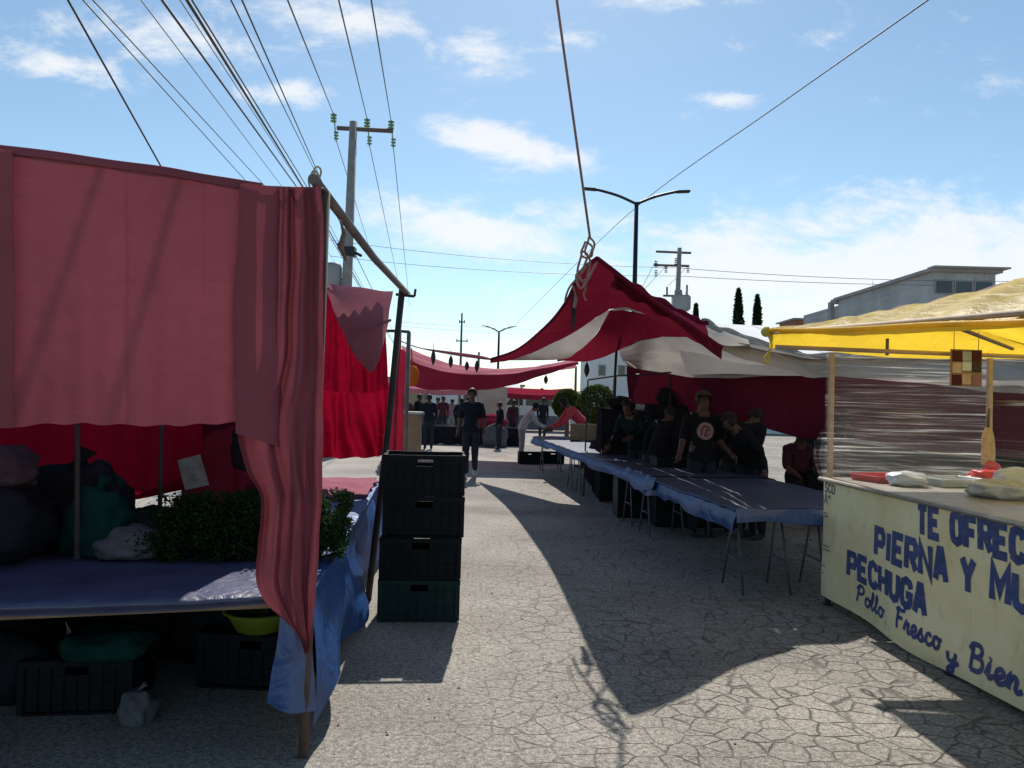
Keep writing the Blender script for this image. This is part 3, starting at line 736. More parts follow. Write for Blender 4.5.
lump('plastic_bag', 'crumpled grey bag on the ground beside the crate under the left table', 'bag', 'sackg', V((-1.76, 3.6, 0)), (.07, .08, .09), 10, None, True, .5)
lump('sack', 'large dark sack in the shade under the left table', 'sack', 'sack', V((-2.7, 3.9, 0)), (.4, .3, .25), 11, 'sacks under the left table')
lump('sack', 'dark sack standing under the table behind the bowl', 'sack', 'sack', V((-1.6, 4.5, 0)), (.4, .25, .3), 12, 'sacks under the left table')
lump('hanging_bag', 'dark bag hanging behind the herbs next to the maroon cloth', 'bag', 'sack', V((-1.62, 4.62, 1.12)), (.11, .08, .2), 13, None, True)
# bag pair at the cloth
t = thing('paper_sign', 'white printed paper sheet hanging by the thin pole over the herb table', 'sign', W(192, 473, 4.42))
bm = B(); c = W(192, 473, 4.42); R = Matrix.Rotation(-.35, 3, 'Y')
q = [c+R @ V((x, .01*x, z)) for x, z in ((-.07, -.085), (.075, -.10), (.08, .09), (-.06, .10))]
fs = bm.faces.new([bm.verts.new(p) for p in q]); bmesh.ops.solidify(bm, geom=[fs], thickness=.002); obj('sheet', bm, 'paper', t)
bm = B()
for k in range(3): box(bm, c+R @ V((.0, -.006, .03-.035*k)), (.06-.012*k, .002, .014), 0, 0, 0, .35)
obj('print', bm, 'inkgrey', t)

# herbs: bunches heaped along the table
def herb_mesh(seed):
    rnd = random.Random(seed); ls = B(); st = B()
    for i in range(16):
        a = rnd.uniform(-.22, .22); b = rnd.uniform(-.25, .25)
        p0 = V((rnd.uniform(-.02, .02), .02, rnd.uniform(-.02, .02)+.06)); p1 = p0+V((math.sin(a)*.28, -.26, math.sin(b)*.2))
        tube(st, [p0, p0.lerp(p1, .6), p1], .0025, 3, cap=False)
        for k in range(24):
            c = p0.lerp(p1, rnd.uniform(.35, 1.05))+V((rnd.gauss(0, .012), rnd.gauss(0, .03), rnd.gauss(0, .010)))
            s = rnd.uniform(.006, .014); n = V((rnd.gauss(0, 1), rnd.gauss(0, 1), rnd.gauss(0, 1)+.4)).normalized(); tx = n.orthogonal().normalized()
            tx = Matrix.Rotation(rnd.uniform(0, 6), 3, n) @ tx; ty = n.cross(tx)
            ls.faces.new([ls.verts.new(c+tx*s*p+ty*s*q+n*s*r) for p, q, r in ((-1, 0, 0), (-.2, -.7, .25), (1, 0, -.1), (-.2, .7, .25))])
    return ls, st
protos = []
hg = 'herb bunches heaped on the left table'
spots = []
rnd = random.Random(3)
for lay in range(4):
    n = (15, 15, 14, 10)[lay]
    for k in range(n):
        spots.append((lay, k/(n-1) if lay < 3 else .12+.8*k/(n-1)))
row_word = {0: 'bottom layer', 1: 'second layer', 2: 'third layer', 3: 'top layer'}
for i, (lay, u) in enumerate(spots):
    x = -1.86+u*.90+rnd.uniform(-.015, .015); y = 4.22+.03*lay+rnd.uniform(-.02, .02)+.16*(x+.9); z = zt+.004+lay*.066
    if i < 3:
        ls, st = herb_mesh(i+1)
        r = thing('herb_bunch', 'bunch of leafy green herbs lying in the heap on the left table', 'herbs', (0, 0, 0), hg)
        obj('leaves', ls, 'herb', r, False); obj('stems', st, 'stem', r, False)
        protos.append(r); r.location = (x, y, z); r.rotation_euler = (rnd.uniform(-.15, .15), 0, rnd.uniform(-.16, .16))
    else:
        r = dup(protos[i % 3], (x, y, z), rnd.uniform(-.16, .16)); r.rotation_euler.x = rnd.uniform(-.2, .3)
# rear rows give the heap its depth
for k in range(24):
    lay = k % 4; u = (k//4)/5
    r = dup(protos[k % 3], (-1.8+u*.84, 4.42+.02*lay, zt+.004+lay*.07), rnd.uniform(-.16, .16)); r.rotation_euler.x = rnd.uniform(-.2, .3)

# ------------------------------------------------------------------ right canopy
PK = (597, 258, 6.58); AP = (609, 310, 13.0); FC = (490, 359, 16.6); TIP = (722, 348, 7.0)
L = [PK, (586, 266, 6.95), (578, 276, 7.4), (566, 302, 8.3), (545, 327, 10.3), (516, 350, 13.4), FC]
M1 = [AP, (598, 317, 13.0), (585, 325, 13.05), (568, 335, 13.3), (550, 344, 13.8), (522, 354, 15.2), (491, 359.2, 16.58)]
M2 = [(610, 311, 13.0), (606, 318, 13.0), (600, 328, 13.05), (590, 341, 13.2), (578, 351, 13.4), (557, 360, 13.9), (492, 360, 16.5)]
FE = [PK, (614, 271, 6.6), (632, 285, 6.66), (668, 311, 6.9), (692, 327, 6.96), (706, 337, 6.97), TIP]
SL = [AP, (625, 307, 12.2), (640, 309, 11.3), (655, 315.5, 10.3), (684, 328, 8.7), (704, 339, 7.7), (722, 348.3, 7.02)]
SL2 = [(610, 311, 13.0), (625, 310.5, 12.2), (640, 313, 11.3), (655, 317, 10.3), (684, 328.8, 8.7), (704, 339.6, 7.7), (722, 348.6, 7.02)]
LB = [(557, 360, 13.9), (578, 361.5, 13.7), (596, 360, 13.5), (628, 346, 12.4), (649, 339, 11.2), (673, 336.5, 9.9), (698, 339.5, 8.5), (722, 348.8, 7.04)]
UB = [(557, 360, 13.9), (578, 351, 13.4), (590, 341, 13.2), (600, 328, 13.05), (610, 311, 13.0), (640, 313, 11.3), (684, 328.8, 8.7), (722, 348.6, 7.02)]
def wl(c): return [W(*p) for p in c]
t = thing('market_canopy', 'peaked red and white striped tarpaulin canopy roped up over the long blue tables', 'canopy', V((1.5, 8, 2)))
bm = B(); loft(bm, [wl(L), wl(M1)], 40, 16, .10, .02, 2.2); loft(bm, [wl(FE), wl(SL)], 40, 16, .10, .02, 2.2)
# rolled hem along the open edges
tube(bm, cr(wl(L), 40), .018, 6); tube(bm, cr(wl(FE), 40), .02, 6)
obj('front_red_stripe', bm, 'canopy_red', t)
bm = B(); loft(bm, [wl(M1), wl(M2)], 40, 8, .02, .012, 2.2); loft(bm, [wl(SL), wl(SL2)], 40, 4, 0, .006, 2)
obj('narrow_white_stripe', bm, 'canopy_white', t)
bm = B(); loft(bm, [wl(UB), wl(LB)], 48, 16, .04, .02, 2.2); obj('middle_red_stripe', bm, 'canopy_red', t)
CT = [(617, 350, 12.8), (649, 338.5, 11.2), (673, 336, 9.9), (698, 339, 8.5), (722, 346, 7.2), (748, 345, 7.15), (785, 352, 7.4), (821, 359, 7.7), (900, 357, 8.2), (1000, 360, 8.8), (1160, 366, 9.6)]
CB = [(627, 366, 12.0), (650, 371, 11.8), (677, 375, 11.4), (700, 377, 11), (722, 377.5, 10.7), (748, 377.5, 10.4), (785, 376, 10.2), (821, 375, 10.0), (900, 381, 10), (1000, 392, 10.2), (1160, 405, 10.6)]
CT = [(x, y-5, d+.4) if i < 5 else (x, y, d) for i, (x, y, d) in enumerate(CT)]
CM = [((a[0]+b[0])/2, (a[1]+b[1])/2+2, max(a[2], b[2])-.15) for a, b in zip(CT, CB)]
def pleat(u, v): return V((0, 0, .02*math.sin(v*26+u*8)*math.sin(PI*v)))
bm = B(); loft(bm, [wl(CT), wl(CM), wl(CB)], 70, 34, 0, .03, 1.6, disp=pleat)
lift = V((0, 0, .03))
loft(bm, [[p+lift for p in wl(LB)[3:8]], [p+lift*2 for p in wl(CT)[0:5]]], 30, 4)  # hidden strip added over the seam to stop sun leaking through
obj('wide_white_stripe', bm, 'canopy_white', t)
DB = [(629, 402, 12.0), (650, 405, 11.9), (677, 410, 11.5), (700, 413, 11.1), (722, 416, 10.8), (748, 424, 10.5), (785, 434, 10.3), (821, 440, 10.1), (900, 448, 10.1), (1000, 456, 10.3), (1160, 470, 10.7)]
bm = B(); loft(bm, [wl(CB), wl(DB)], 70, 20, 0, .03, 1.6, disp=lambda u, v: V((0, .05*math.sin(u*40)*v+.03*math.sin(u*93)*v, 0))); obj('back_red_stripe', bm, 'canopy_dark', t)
# bunched upper edge, red then grey
RB = [(616, 276, 6.75), (640, 290, 6.95), (668, 306, 7.15), (690, 317, 7.35), (706, 324, 7.5)]
bm = B()
rp = cr(wl(RB), 30)
for off, rr in ((V((0, 0, 0)), .03), (V((.02, .05, -.03)), .035), (V((.0, .12, -.05)), .04)):
    tube(bm, [p+off+V((0, 0, .012*math.sin(i*1.1+off.y*30))) for i, p in enumerate(rp)], [rr*(1-.3*math.sin(i*.8)) for i in range(30)], 8)
loft(bm, [[p for p in wl(RB)], [W(*p) for p in ((614, 271, 6.62), (637, 288, 6.7), (668, 311, 6.92), (692, 327, 6.98), (708, 338, 7.0))]], 24, 6, 0, .01, 3)
obj('bunched_red_edge', bm, 'canopy_red', t)
GBp = [(702, 321, 7.5), (722, 329, 7.55), (748, 338, 7.65), (785, 349, 7.8), (821, 356, 8.0), (900, 355, 8.5), (1000, 358, 9), (1160, 364, 9.8)]
bm = B(); rp = cr(wl(GBp), 50)
for off, rr in ((V((0, 0, 0)), .028), (V((0, -.04, -.04)), .03), (V((0, -.08, -.09)), .032), (V((0, -.13, -.14)), .03)):
    tube(bm, [p+off*(1+.3*math.sin(i*.3))+V((0, 0, .012*math.sin(i*.9+off.y*50))) for i, p in enumerate(rp)], [rr*(1+.35*math.sin(i*.7+off.z*40)) for i in range(50)], 8)
loft(bm, [wl(GBp), [W(x, y+12, d-.2) for x, y, d in GBp], [W(x, y+22, d-.25) for x, y, d in GBp]], 50, 12, 0, .03, 3)
loft(bm, [wl([(706, 324, 7.5), (722, 329, 7.55), (748, 338, 7.65)]), wl([(709, 337, 7.05), (724, 345, 7.08), (750, 345, 7.15)])], 16, 8, 0, .008, 4)  # patch added to close the gap beside the tip against sunlight
obj('bunched_grey_edge', bm, 'canopy_white', t)
# white roof behind
bm = B()
loft(bm, [[W(700, 322, 13.5), W(770, 326, 13.5), W(900, 331, 13.5), W(1180, 338, 13.5)], [W(680, 345, 11), W(770, 350, 10.6), W(900, 358, 10.6), W(1180, 372, 11)], [W(690, 375, 10.3), W(770, 375, 10.1), W(900, 380, 10.1), W(1180, 400, 10.5)]], 30, 16, .03, .02, 1.5)
tag(obj('roof_tarpaulin', bm, 'white_tarp'), 'bright white sunlit tarpaulin roof behind the striped canopy', 'tarpaulin')
# canopy poles
def pole(name, label, base, top, r, mat, cat='pole', group=None):
    bm = B(); tube(bm, [base, top], r, 8); return tag(obj(name, bm, mat), label, cat, group)
ptop = W(618.5, 313, 12.9); pole('tent_pole', 'dark pole standing by the table and holding up the middle of the striped canopy', V((ptop.x-.05, 13.1, .77)), ptop, .024, 'black')
pt2 = W(671, 374, 10.9); pole('tent_pole', 'thin dark pole under the white canopy stripe, left of the emblem shirt', V((pt2.x-.04, 10.9, 0)), pt2, .014, 'black')
t = thing('clothes_rack', 'thin black pipe rack standing behind the far crates of the long table', 'rack', V((1.1, 13, 0)))
ra = W(588, 380, 12.6); rb = W(616, 376, 12.2); rc = W(671, 372.5, 11.2)
bm = B(); tube(bm, [ra, rb, rc], .013, 6); obj('top_bar', bm, 'black', t)
for p in (ra, rb): bm = B(); tube(bm, [V((p.x-.03, p.y, 0)), p], .013, 6); obj('leg', bm, 'black', t)

# rope at the peak
PKW = W(*PK)
t = thing('support_rope', 'brown rope running down from above to knotted loops at the canopy peak', 'rope', PKW)
kn = W(590, 238, 6.5); tp = W(557, 0, 6.0); far = kn+(tp-kn)*1.9
bm = B(); tube(bm, [far, kn.lerp(far, .5)+V((0, 0, -.01)), kn], .011, 8); obj('line', bm, 'rope', t)
bm = B()
for (px, py, rx, rz_) in ((590, 247, .035, .085), (587, 250, .045, .07), (584, 266, .05, .13)):
    c = W(px, py, 6.5)
    tube(bm, [c+V((math.cos(a)*rx+.01*math.sin(3*a), .03*math.sin(a*2), math.sin(a)*rz_)) for a in [i*2*PI/18 for i in range(19)]], .010, 6)
tube(bm, cr([W(588, 256, 6.48), W(583, 268, 6.47), W(576, 276, 6.48), W(582, 288, 6.5), W(597, 262, 6.56)], 24), .011, 6)
obj('knot', bm, 'rope', t)
bm = B()
tube(bm, cr([W(590, 262, 6.48), W(581, 274, 6.6), W(571, 285, 6.9), W(567, 293, 7.0), W(565, 301, 7.1)], 20), .010, 6)
obj('loose_end', bm, 'rope', t); bm = B()
tube(bm, cr([W(578, 278, 6.6), W(586, 286, 6.8), W(584, 294, 6.9), W(586, 301, 6.9)], 20), .010, 6)
obj('loose_end', bm, 'rope', t); bm = B()
tube(bm, cr([W(573, 286, 6.9), W(576, 297, 7.0), W(574, 308, 7.0)], 20), [.012]*10+[.02]*10, 6)
obj('loose_end', bm, 'rope', t)
bm = B(); c = W(575, 314, 7.05)
loft(bm, [[c+V((-.045, 0, .20)), c+V((.02, 0, .22))], [c+V((-.035, -.02, .0)), c+V((.015, .01, .02))], [c+V((-.025, 0, -.15)), c+V((.005, 0, -.15))]], 10, 14, 0, .015, 6)
tag(obj('tarpaulin_scrap', bm, 'black'), 'dark rag hanging from the rope knot at the canopy peak', 'rag')

# ------------------------------------------------------------------ long right tables
R0 = V((1.93, 5.95, 0))
sr = V((-.118, .993, 0))
def RT(u, v, z=0): return R0+sr*u+rd*v+V((0, 0, z))
WD = 1.45
segs = [(0.2, 3.5, 'nearest long trestle table under the blue tarpaulin on the right of the aisle'), (3.56, 7.4, 'middle long trestle table under the striped canopy on the right of the aisle'), (7.46, 11.5, 'farthest long trestle table with boxes on its end, right of the aisle')]
for u0, u1, lab in segs:
    t = thing('trestle_table', lab, 'table', RT((u0+u1)/2, .7), 'trestle tables along the right of the aisle')
    bm = B()
    for k in range(5): box(bm, RT((u0+u1)/2, .05+WD*(k+.5)/5-.05, .73), (u1-u0, WD/5-.015, .025), math.atan2(sr.y, sr.x))
    obj('tabletop', bm, 'wood', t)
    n = 2
    for k in range(n):
        uu = u0+.35+(u1-u0-.7)*k/(n-1)
        for v in (.32, 1.05):
            bm = B(); trestle(bm, RT(uu, v), .42, .715, math.atan2(rd.y, rd.x), .15, .011); obj('trestle', bm, 'trestle', t)
def right_tarp(u0, u1, mat, label, near_end, drop=.17, z=.756, dv=0):
    bm = B(); n = 14
    us = [u0+(u1-u0)*i/(n-1) for i in range(n)]
    rnd = random.Random(int(u0*10)+3)
    dz = [rnd.uniform(-.03, .05) for _ in us]; dx = [rnd.uniform(-.02, .02) for _ in us]
    rows = [[RT(u, WD+.02, z-.10) for u in us], [RT(u, WD-.02, z) for u in us], [RT(u, WD*.55, z+.006) for u in us], [RT(u, 0.02, z) for u in us], [RT(u, -.03-dv+d*.4, z-.04) for u, d in zip(us, dx)],
            [RT(u, -.055-dv+d, z-drop*.6+e*.4) for u, d, e in zip(us, dx, dz)], [RT(u, -.05-dv+d*2, z-drop+e) for u, d, e in zip(us, dx, dz)]]
    loft(bm, rows, 90, 40, 0, .010, 5)
    if near_end:
        vs = [-.05, .2, .5, .8, 1.1, WD+.02]
        loft(bm, [[RT(u0, v, z+.002) for v in vs], [RT(u0-.03, v, z-.06+.015*math.sin(v*9)) for v in vs], [RT(u0-.035, v, z-.11+.02*math.sin(v*7)) for v in vs]], 30, 12, 0, .012, 5)
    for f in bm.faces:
        f.normal_update(); f.material_index = 1 if abs(f.normal.z) > .8 else 0  # flat top faces get a darker grey-blue, shading put into the colour
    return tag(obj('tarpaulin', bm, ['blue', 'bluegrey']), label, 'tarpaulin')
right_tarp(.15, 2.9, 'blue', 'dark blue tarpaulin over the near end of the long right table', True, .19)
right_tarp(2.55, 11.55, 'bluegrey', 'worn grey-blue tarpaulin over the far part of the long right tables', False, .15, .768, .01)
bm = B()
loft(bm, [[RT(2.3, -.03, .776), RT(2.9, -.03, .778), RT(3.5, -.02, .776)], [RT(2.25, -.07, .71), RT(2.9, -.085, .70), RT(3.5, -.07, .71)], [RT(2.3, -.08, .64), RT(2.85, -.10, .585), RT(3.4, -.08, .65)]], 24, 14, 0, .03, 6)
tag(obj('tarpaulin', bm, 'blue'), 'loose shiny blue tarpaulin flap hanging off the table edge at the overlap', 'tarpaulin')
# boxes on the far end
def open_box(name, label, cat, mat, c, s, rz, group=None):
    bm = B(); t_ = .012; w_, d_, h_ = s
    box(bm, V((0, 0, t_/2)), (w_, d_, t_))
    for q in (-1, 1): box(bm, V((0, q*(d_/2-t_/2), h_/2+.001)), (w_-.002, t_, h_)); box(bm, V((q*(w_/2-t_/2), 0, h_/2+.0015)), (t_, d_-2*t_-.004, h_))
    # rim lip
    for q in (-1, 1): box(bm, V((0, q*(d_/2+.004), h_-.02)), (w_+.02, .012, .03)); box(bm, V((q*(w_/2+.004), 0, h_-.021)), (.012, d_-.01, .03))
    for k in range(5):
        for q in (-1, 1): box(bm, V((-w_/2+w_*(k+.5)/5, q*(d_/2+.002), h_*.42)), (.014, .008, h_*.75))
    o = obj(name, bm, mat); o.location = c; o.rotation_euler = (0, 0, rz); return tag(o, label, cat, group)
z2 = .79
b1 = G(580, 440, z2); b2 = G(617, 442, z2); b3 = G(645, 444, z2)
open_box('box', 'tan open box on the far end of the long table, beside the person in red', 'box', 'cardboard', V((b1.x+.1, b1.y+.0, z2)), (.62, .42, .34), -.1, 'boxes on the far table')
open_box('box', 'dull green box on the long table between the tan box and the canopy pole', 'box', 'boxgreen', V((b2.x+.05, b2.y+.0, z2)), (.62, .42, .33), -.08, 'boxes on the far table')
open_box('box', 'dark green box on the long table just right of the canopy pole', 'box', 'greenplastic', V((b3.x+.1, b3.y+.4, z2)), (.6, .4, .28), -.08, 'boxes on the far table')
lump('fruit_bag', 'yellow-orange bag of fruit behind the long table near the dark vendor', 'bag', 'orange', V((G(634, 448, z2).x+.05, G(634, 448, z2).y+.3, z2)), (.16, .14, .13), 14)
lump('sack', 'dark sack standing behind the boxes on the long table', 'sack', 'sack', V((1.75, 13.2, .0)), (.4, .3, .6), 15)
bm = B(); c = RT(4.0, .5, .778)
for k in range(9): tube(bm, [c+V((random.uniform(-.25, .25), random.uniform(-.3, .3), .008)), c+V((random.uniform(-.25, .25), random.uniform(-.3, .3), .012))], .005, 5)
tag(obj('twigs', bm, 'bark', ), 'scattered dark stalks left on the bare blue table', 'stalks', None, 'stuff')

# ------------------------------------------------------------------ right food stall
SX = G(824, 604); SX2 = G(950, 677)
sa = (SX2-SX).normalized()           # towards the viewer along the front
sn = V((-sa.y, sa.x, 0));            # into the stall
if sn.x < 0: sn = -sn
def FS(u, v, z): return SX+sa*u+sn*v+V((0, 0, z))
LEN = 4.6; DEP = 1.4
t = thing('food_stall', 'food stall with a painted cream banner, film wrapped frame and yellow roof on the right', 'food stall', SX)
fa = math.atan2(sa.y, sa.x)
bm = B()
def bsurf(u, z):
    k = (z-.06)/.94
    return FS(u, -.012-.015*math.sin(u*2.1+1)*(1-k)-.012*nz(V((u*1.5, z*2, 3)))-.012*(1-k)*math.sin(u*7), z)
def bz0(u): return .055+.03*math.sin(u*1.4+2.3)+.018*math.sin(u*3.7)
def zmap(u, zz): return bz0(u)+(zz-.06)/.94*(1.005-bz0(u))
nu_, nv_ = 70, 24
g = [[bm.verts.new(bsurf(LEN*i/nu_, zmap(LEN*i/nu_, .06+.94*j/nv_))) for j in range(nv_+1)] for i in range(nu_+1)]
for i in range(nu_):
    for j in range(nv_):
        f = bm.faces.new((g[i][j], g[i][j+1], g[i+1][j+1], g[i+1][j])); f.smooth = True
g2 = [[bm.verts.new(FS(0.0, v, zz)-sa*.012) for zz in (.06, .4, .7, 1.005)] for v in (-.012, .4, .9, DEP)]
for i in range(3):
    for j in range(3): bm.faces.new((g2[i][j], g2[i+1][j], g2[i+1][j+1], g2[i][j+1]))
ban = obj('banner', bm, 'banner', t)

# lettering: stroke alphabet, unit box 0..1 wide, 0..1 high
GL = {
 'T': [[(0, 1), (1, 1)], [(.5, 1), (.5, 0)]], 'E': [[(1, 1), (0, 1), (0, 0), (1, 0)], [(0, .5), (.8, .5)]],
 'O': [[(.5, 1), (.12, .9), (0, .7), (0, .3), (.12, .1), (.5, 0), (.88, .1), (1, .3), (1, .7), (.88, .9), (.5, 1)]],
 'F': [[(1, 1), (0, 1), (0, 0)], [(0, .5), (.8, .5)]], 'R': [[(0, 0), (0, 1), (.8, 1), (1, .85), (1, .62), (.8, .48), (0, .48)], [(.5, .48), (1, 0)]],
 'C': [[(1, .75), (.88, .92), (.5, 1), (.12, .9), (0, .7), (0, .3), (.12, .1), (.5, 0), (.88, .08), (1, .25)]],
 'P': [[(0, 0), (0, 1), (.8, 1), (1, .85), (1, .6), (.8, .45), (0, .45)]], 'I': [[(.5, 0), (.5, 1)]],
 'N': [[(0, 0), (0, 1), (1, 0), (1, 1)]], 'A': [[(0, 0), (.4, 1), (.6, 1), (1, 0)], [(.15, .32), (.85, .32)]], 'Y': [[(0, 1), (.5, .48), (1, 1)], [(.5, .48), (.5, 0)]],
 'M': [[(0, 0), (0, 1), (.5, .3), (1, 1), (1, 0)]], 'U': [[(0, 1), (0, .3), (.12, .1), (.5, 0), (.88, .1), (1, .3), (1, 1)]],
 'H': [[(0, 0), (0, 1)], [(1, 0), (1, 1)], [(0, .5), (1, .5)]], 'G': [[(1, .75), (.88, .92), (.5, 1), (.12, .9), (0, .7), (0, .3), (.12, .1), (.5, 0), (.88, .08), (1, .25), (1, .45), (.55, .45)]],
 'S': [[(1, .8), (.8, .97), (.5, 1), (.15, .95), (0, .78), (.1, .6), (.5, .5), (.9, .4), (1, .22), (.85, .05), (.5, 0), (.15, .04), (0, .2)]],
 '"': [[(.25, 1), (.15, .7)], [(.75, 1), (.65, .7)]],
 # script
 'sP': [[(.05, .0), (.22, .95)], [(.0, .75), (.2, 1.0), (.6, 1.0), (.75, .8), (.6, .58), (.2, .5)]],
 'sF': [[(.15, -.02), (.12, .3), (.3, .95)], [(.0, .85), (.3, 1), (.6, .92), (.95, 1.02)], [(.08, .52), (.7, .55)]],
 'sB': [[(.05, .0), (.22, .95)], [(.0, .78), (.2, 1.0), (.6, 1), (.72, .8), (.55, .58), (.25, .54)], [(.25, .54), (.7, .5), (.78, .25), (.55, .02), (.08, .0)]],
 'o': [[(.5, .52), (.15, .45), (.02, .22), (.2, .02), (.55, .03), (.78, .25), (.65, .46), (.45, .5), (.7, .42), (1.05, .48)]],
 'l': [[(-.05, .12), (.3, .45), (.55, .8), (.45, 1.0), (.25, .9), (.15, .4), (.25, .06), (.5, .02), (.9, .2)]],
 'r': [[(-.1, .1), (.2, .5), (.28, .42), (.6, .46), (.5, .2), (.6, .02), (1.0, .15)]],
 'e': [[(-.05, .12), (.35, .22), (.68, .38), (.5, .54), (.2, .46), (.08, .2), (.3, .0), (.65, .05), (1.0, .2)]],
 's': [[(-.1, .05), (.35, .52), (.42, .36), (.62, .2), (.5, .02), (.2, .02), (.5, .03), (1.0, .15)]],
 'c': [[(.7, .42), (.45, .53), (.15, .42), (.05, .2), (.25, .01), (.6, .03), (1.0, .2)]],
 'y': [[(0, .5), (.05, .22), (.3, .12), (.6, .25), (.72, .52)], [(.72, .52), (.6, .0), (.4, -.38), (.12, -.4), (.1, -.22), (.5, -.03), (1.0, .15)]],
 'i': [[(-.05, .1), (.35, .5), (.25, .15), (.45, .02), (.85, .15)], [(.4, .72), (.46, .76)]],
 'n': [[(-.1, .1), (.1, .5), (.08, .02)], [(.08, .25), (.4, .5), (.6, .4), (.55, .1), (.7, .0), (1.0, .12)]],
}
lay_n = [0]
def stroke(bm, pts, wd, place, smooth):
    """flat ribbon along a polyline with mitred joints; place(x, y, lift) gives the 3-D point"""
    P = [V((x, y, 0)) for x, y in pts]
    if smooth and len(P) > 2: P = cr(P, (len(P)-1)*5+1)
    lay_n[0] += 1; lift = .002+.0003*(lay_n[0] % 4)
    n = len(P); sides = []
    for i, p in enumerate(P):
        a = (P[i]-P[i-1]).normalized() if i > 0 else None; b = (P[i+1]-P[i]).normalized() if i < n-1 else None
        if a is None or b is None:
            d = a or b; nn = V((-d.y, d.x, 0)); k = 1
            ext = d*(-wd*.12 if a is None else wd*.12)
        else:
            d = (a+b); d = d.normalized() if d.length > 1e-4 else a; nn = V((-d.y, d.x, 0)); k = 1/max(.45, math.cos(a.angle(b)/2)) if a.length*b.length > 0 else 1; ext = V((0, 0, 0))
        sides.append((p+nn*wd/2*k+ext, p-nn*wd/2*k+ext))
    # closed loop: join the ends
    vs = [(bm.verts.new(place(l.x, l.y, lift)), bm.verts.new(place(r.x, r.y, lift))) for l, r in sides]
    for i in range(n-1):
        bm.faces.new((vs[i][0], vs[i][1], vs[i+1][1], vs[i+1][0]))
def bplace(u, z, lift): return bsurf(u, zmap(u, z))-sn*lift
def lower(bm, text, u0, z0, h, wletter, pitch, wd, place, slant=0, rise=0, jit=.006):
    rnd = random.Random(hash(text) % 1000 if False else len(text)*7+int(z0*100))
    u = u0
    for ch in text:
        if ch == ' ': u += pitch*.75; continue
        ww = wletter*(1.25 if ch == 'M' else .35 if ch == 'I' else 1)
        oz = rnd.uniform(-jit, jit)
        for st in GL[ch]:
            stroke(bm, [(u+x*ww+slant*y*h, z0+oz+rise*(u-u0)+y*h) for x, y in st], wd, place, False)
        u += ww+(pitch-wletter)
    return u
def upx(px, py):   # u and z of a picture point on the front plane
    r = V(ray(px, py)); o = V((0, 0, H)); s_ = (SX-o).dot(sn)/r.dot(sn); p = o+r*s_
    return (p-SX).dot(sa), p.z
bm = B()
def row(text, pa, pb, pbot, h, wd):
    ua, za = upx(*pa); ub, zb = upx(*pb)
    n = sum(.75 if c == ' ' else (1.2 if c == 'M' else .5 if c == 'I' else 1) for c in text)
    pitch = (ub-ua)/n
    lower(bm, text, ua+.01, za-h, h, pitch*.66, pitch, wd, bplace)
row('TE OFREC', (919.5, 506), (1030, 530), None, .16, .05)
row('PIERNA Y MU', (877, 529), (1036, 568), None, .17, .052)
row('PECHUGA', (851, 554), (930, 588), None, .16, .05)
obj('block_lettering', bm, 'ink', t)
bm = B()
def script(word, pa, pb, h, wd, first=None, rise=0):
    ua, za = upx(*pa); ub, zb = upx(*pb)
    glyphs = ([first] if first else [])+list(word)
    wts = [1.25 if len(gk) == 2 else .62 if gk in 'li' else .85 for gk in glyphs]
    k = (ub-ua)/sum(wts); u = ua; zb_ = za-h
    for gk, wt in zip(glyphs, wts):
        for st in GL[gk]: stroke(bm, [(u+x*k*wt+.10*y*h, zb_+rise*(u-ua)+y*h) for x, y in st], wd, bplace, True)
        u += k*wt
script('ollo', (859, 586), (886, 604), .12, .022, 'sP'); obj('script_word', bm, 'ink', t); bm = B()
script('resco', (899, 602), (940, 634), .13, .025, 'sF', -.02); obj('script_word', bm, 'ink', t); bm = B()
script('y', (946, 634), (957, 640), .13, .028); obj('script_word', bm, 'ink', t); bm = B()
script('ien', (969, 638), (1024, 670), .145, .030, 'sB', -.02); obj('script_word', bm, 'ink', t)
bm = B()
uz, zz = upx(822.5, 482)
lower(bm, 'SCO', .015, .915, .07, .044, .062, .015, bplace, 0, -.03, .001); lower(bm, 'A"', .015, .815, .075, .044, .062, .014, bplace)
def tiny(u, z, n, h):
    for k in range(n): stroke(bm, [(u+k*.016, z), (u+k*.016+.004, z+h)], .006, bplace, False); stroke(bm, [(u+k*.016, z+h*.5), (u+k*.016+.012, z+h*.55)], .004, bplace, False)
for (z, n) in ((.73, 4), (.705, 5), (.465, 8), (.435, 9), (.30, 4), (.24, 3)): tiny(.015, z, n, .014)
obj('small_lettering', bm, 'inkgrey', t)
# frame, counter, feet
bm = B()
bmc = FS(LEN/2, DEP/2, 1.02); box(bm, bmc, (LEN, DEP+.06, .03), fa); obj('counter', bm, 'countertop', t)
bm = B(); tube(bm, [FS(-.02, -.045, 1.02), FS(LEN, -.045, 1.02)], .017, 8); obj('counter_edge', bm, 'countertop', t)
for (u, v) in ((0.02, .02), (1.55, .03), (3.1, .03), (.02, DEP-.03), (1.55, DEP-.03)):
    bm = B(); box(bm, FS(u, v, .06), (.035, .035, .118), fa); box(bm, FS(u, v, .006), (.06, .06, .01), fa); obj('foot', bm, 'black', t)
bm = B(); box(bm, FS(LEN/2, DEP, .52), (LEN, .02, .9), fa); obj('back_panel', bm, 'board', t)
zr = 2.05
bm = B(); box(bm, FS(.02, .02, (1.04+zr)/2), (.036, .036, zr-1.04), fa); obj('post', bm, 'postsun', t)
bm = B(); box(bm, FS(.02, DEP-.03, (1.04+zr)/2), (.034, .034, zr-1.04), fa); obj('post', bm, 'postsun', t)
bm = B(); box(bm, FS(LEN, .02, (1.04+zr)/2), (.036, .036, zr-1.04), fa); obj('post', bm, 'postsun', t)
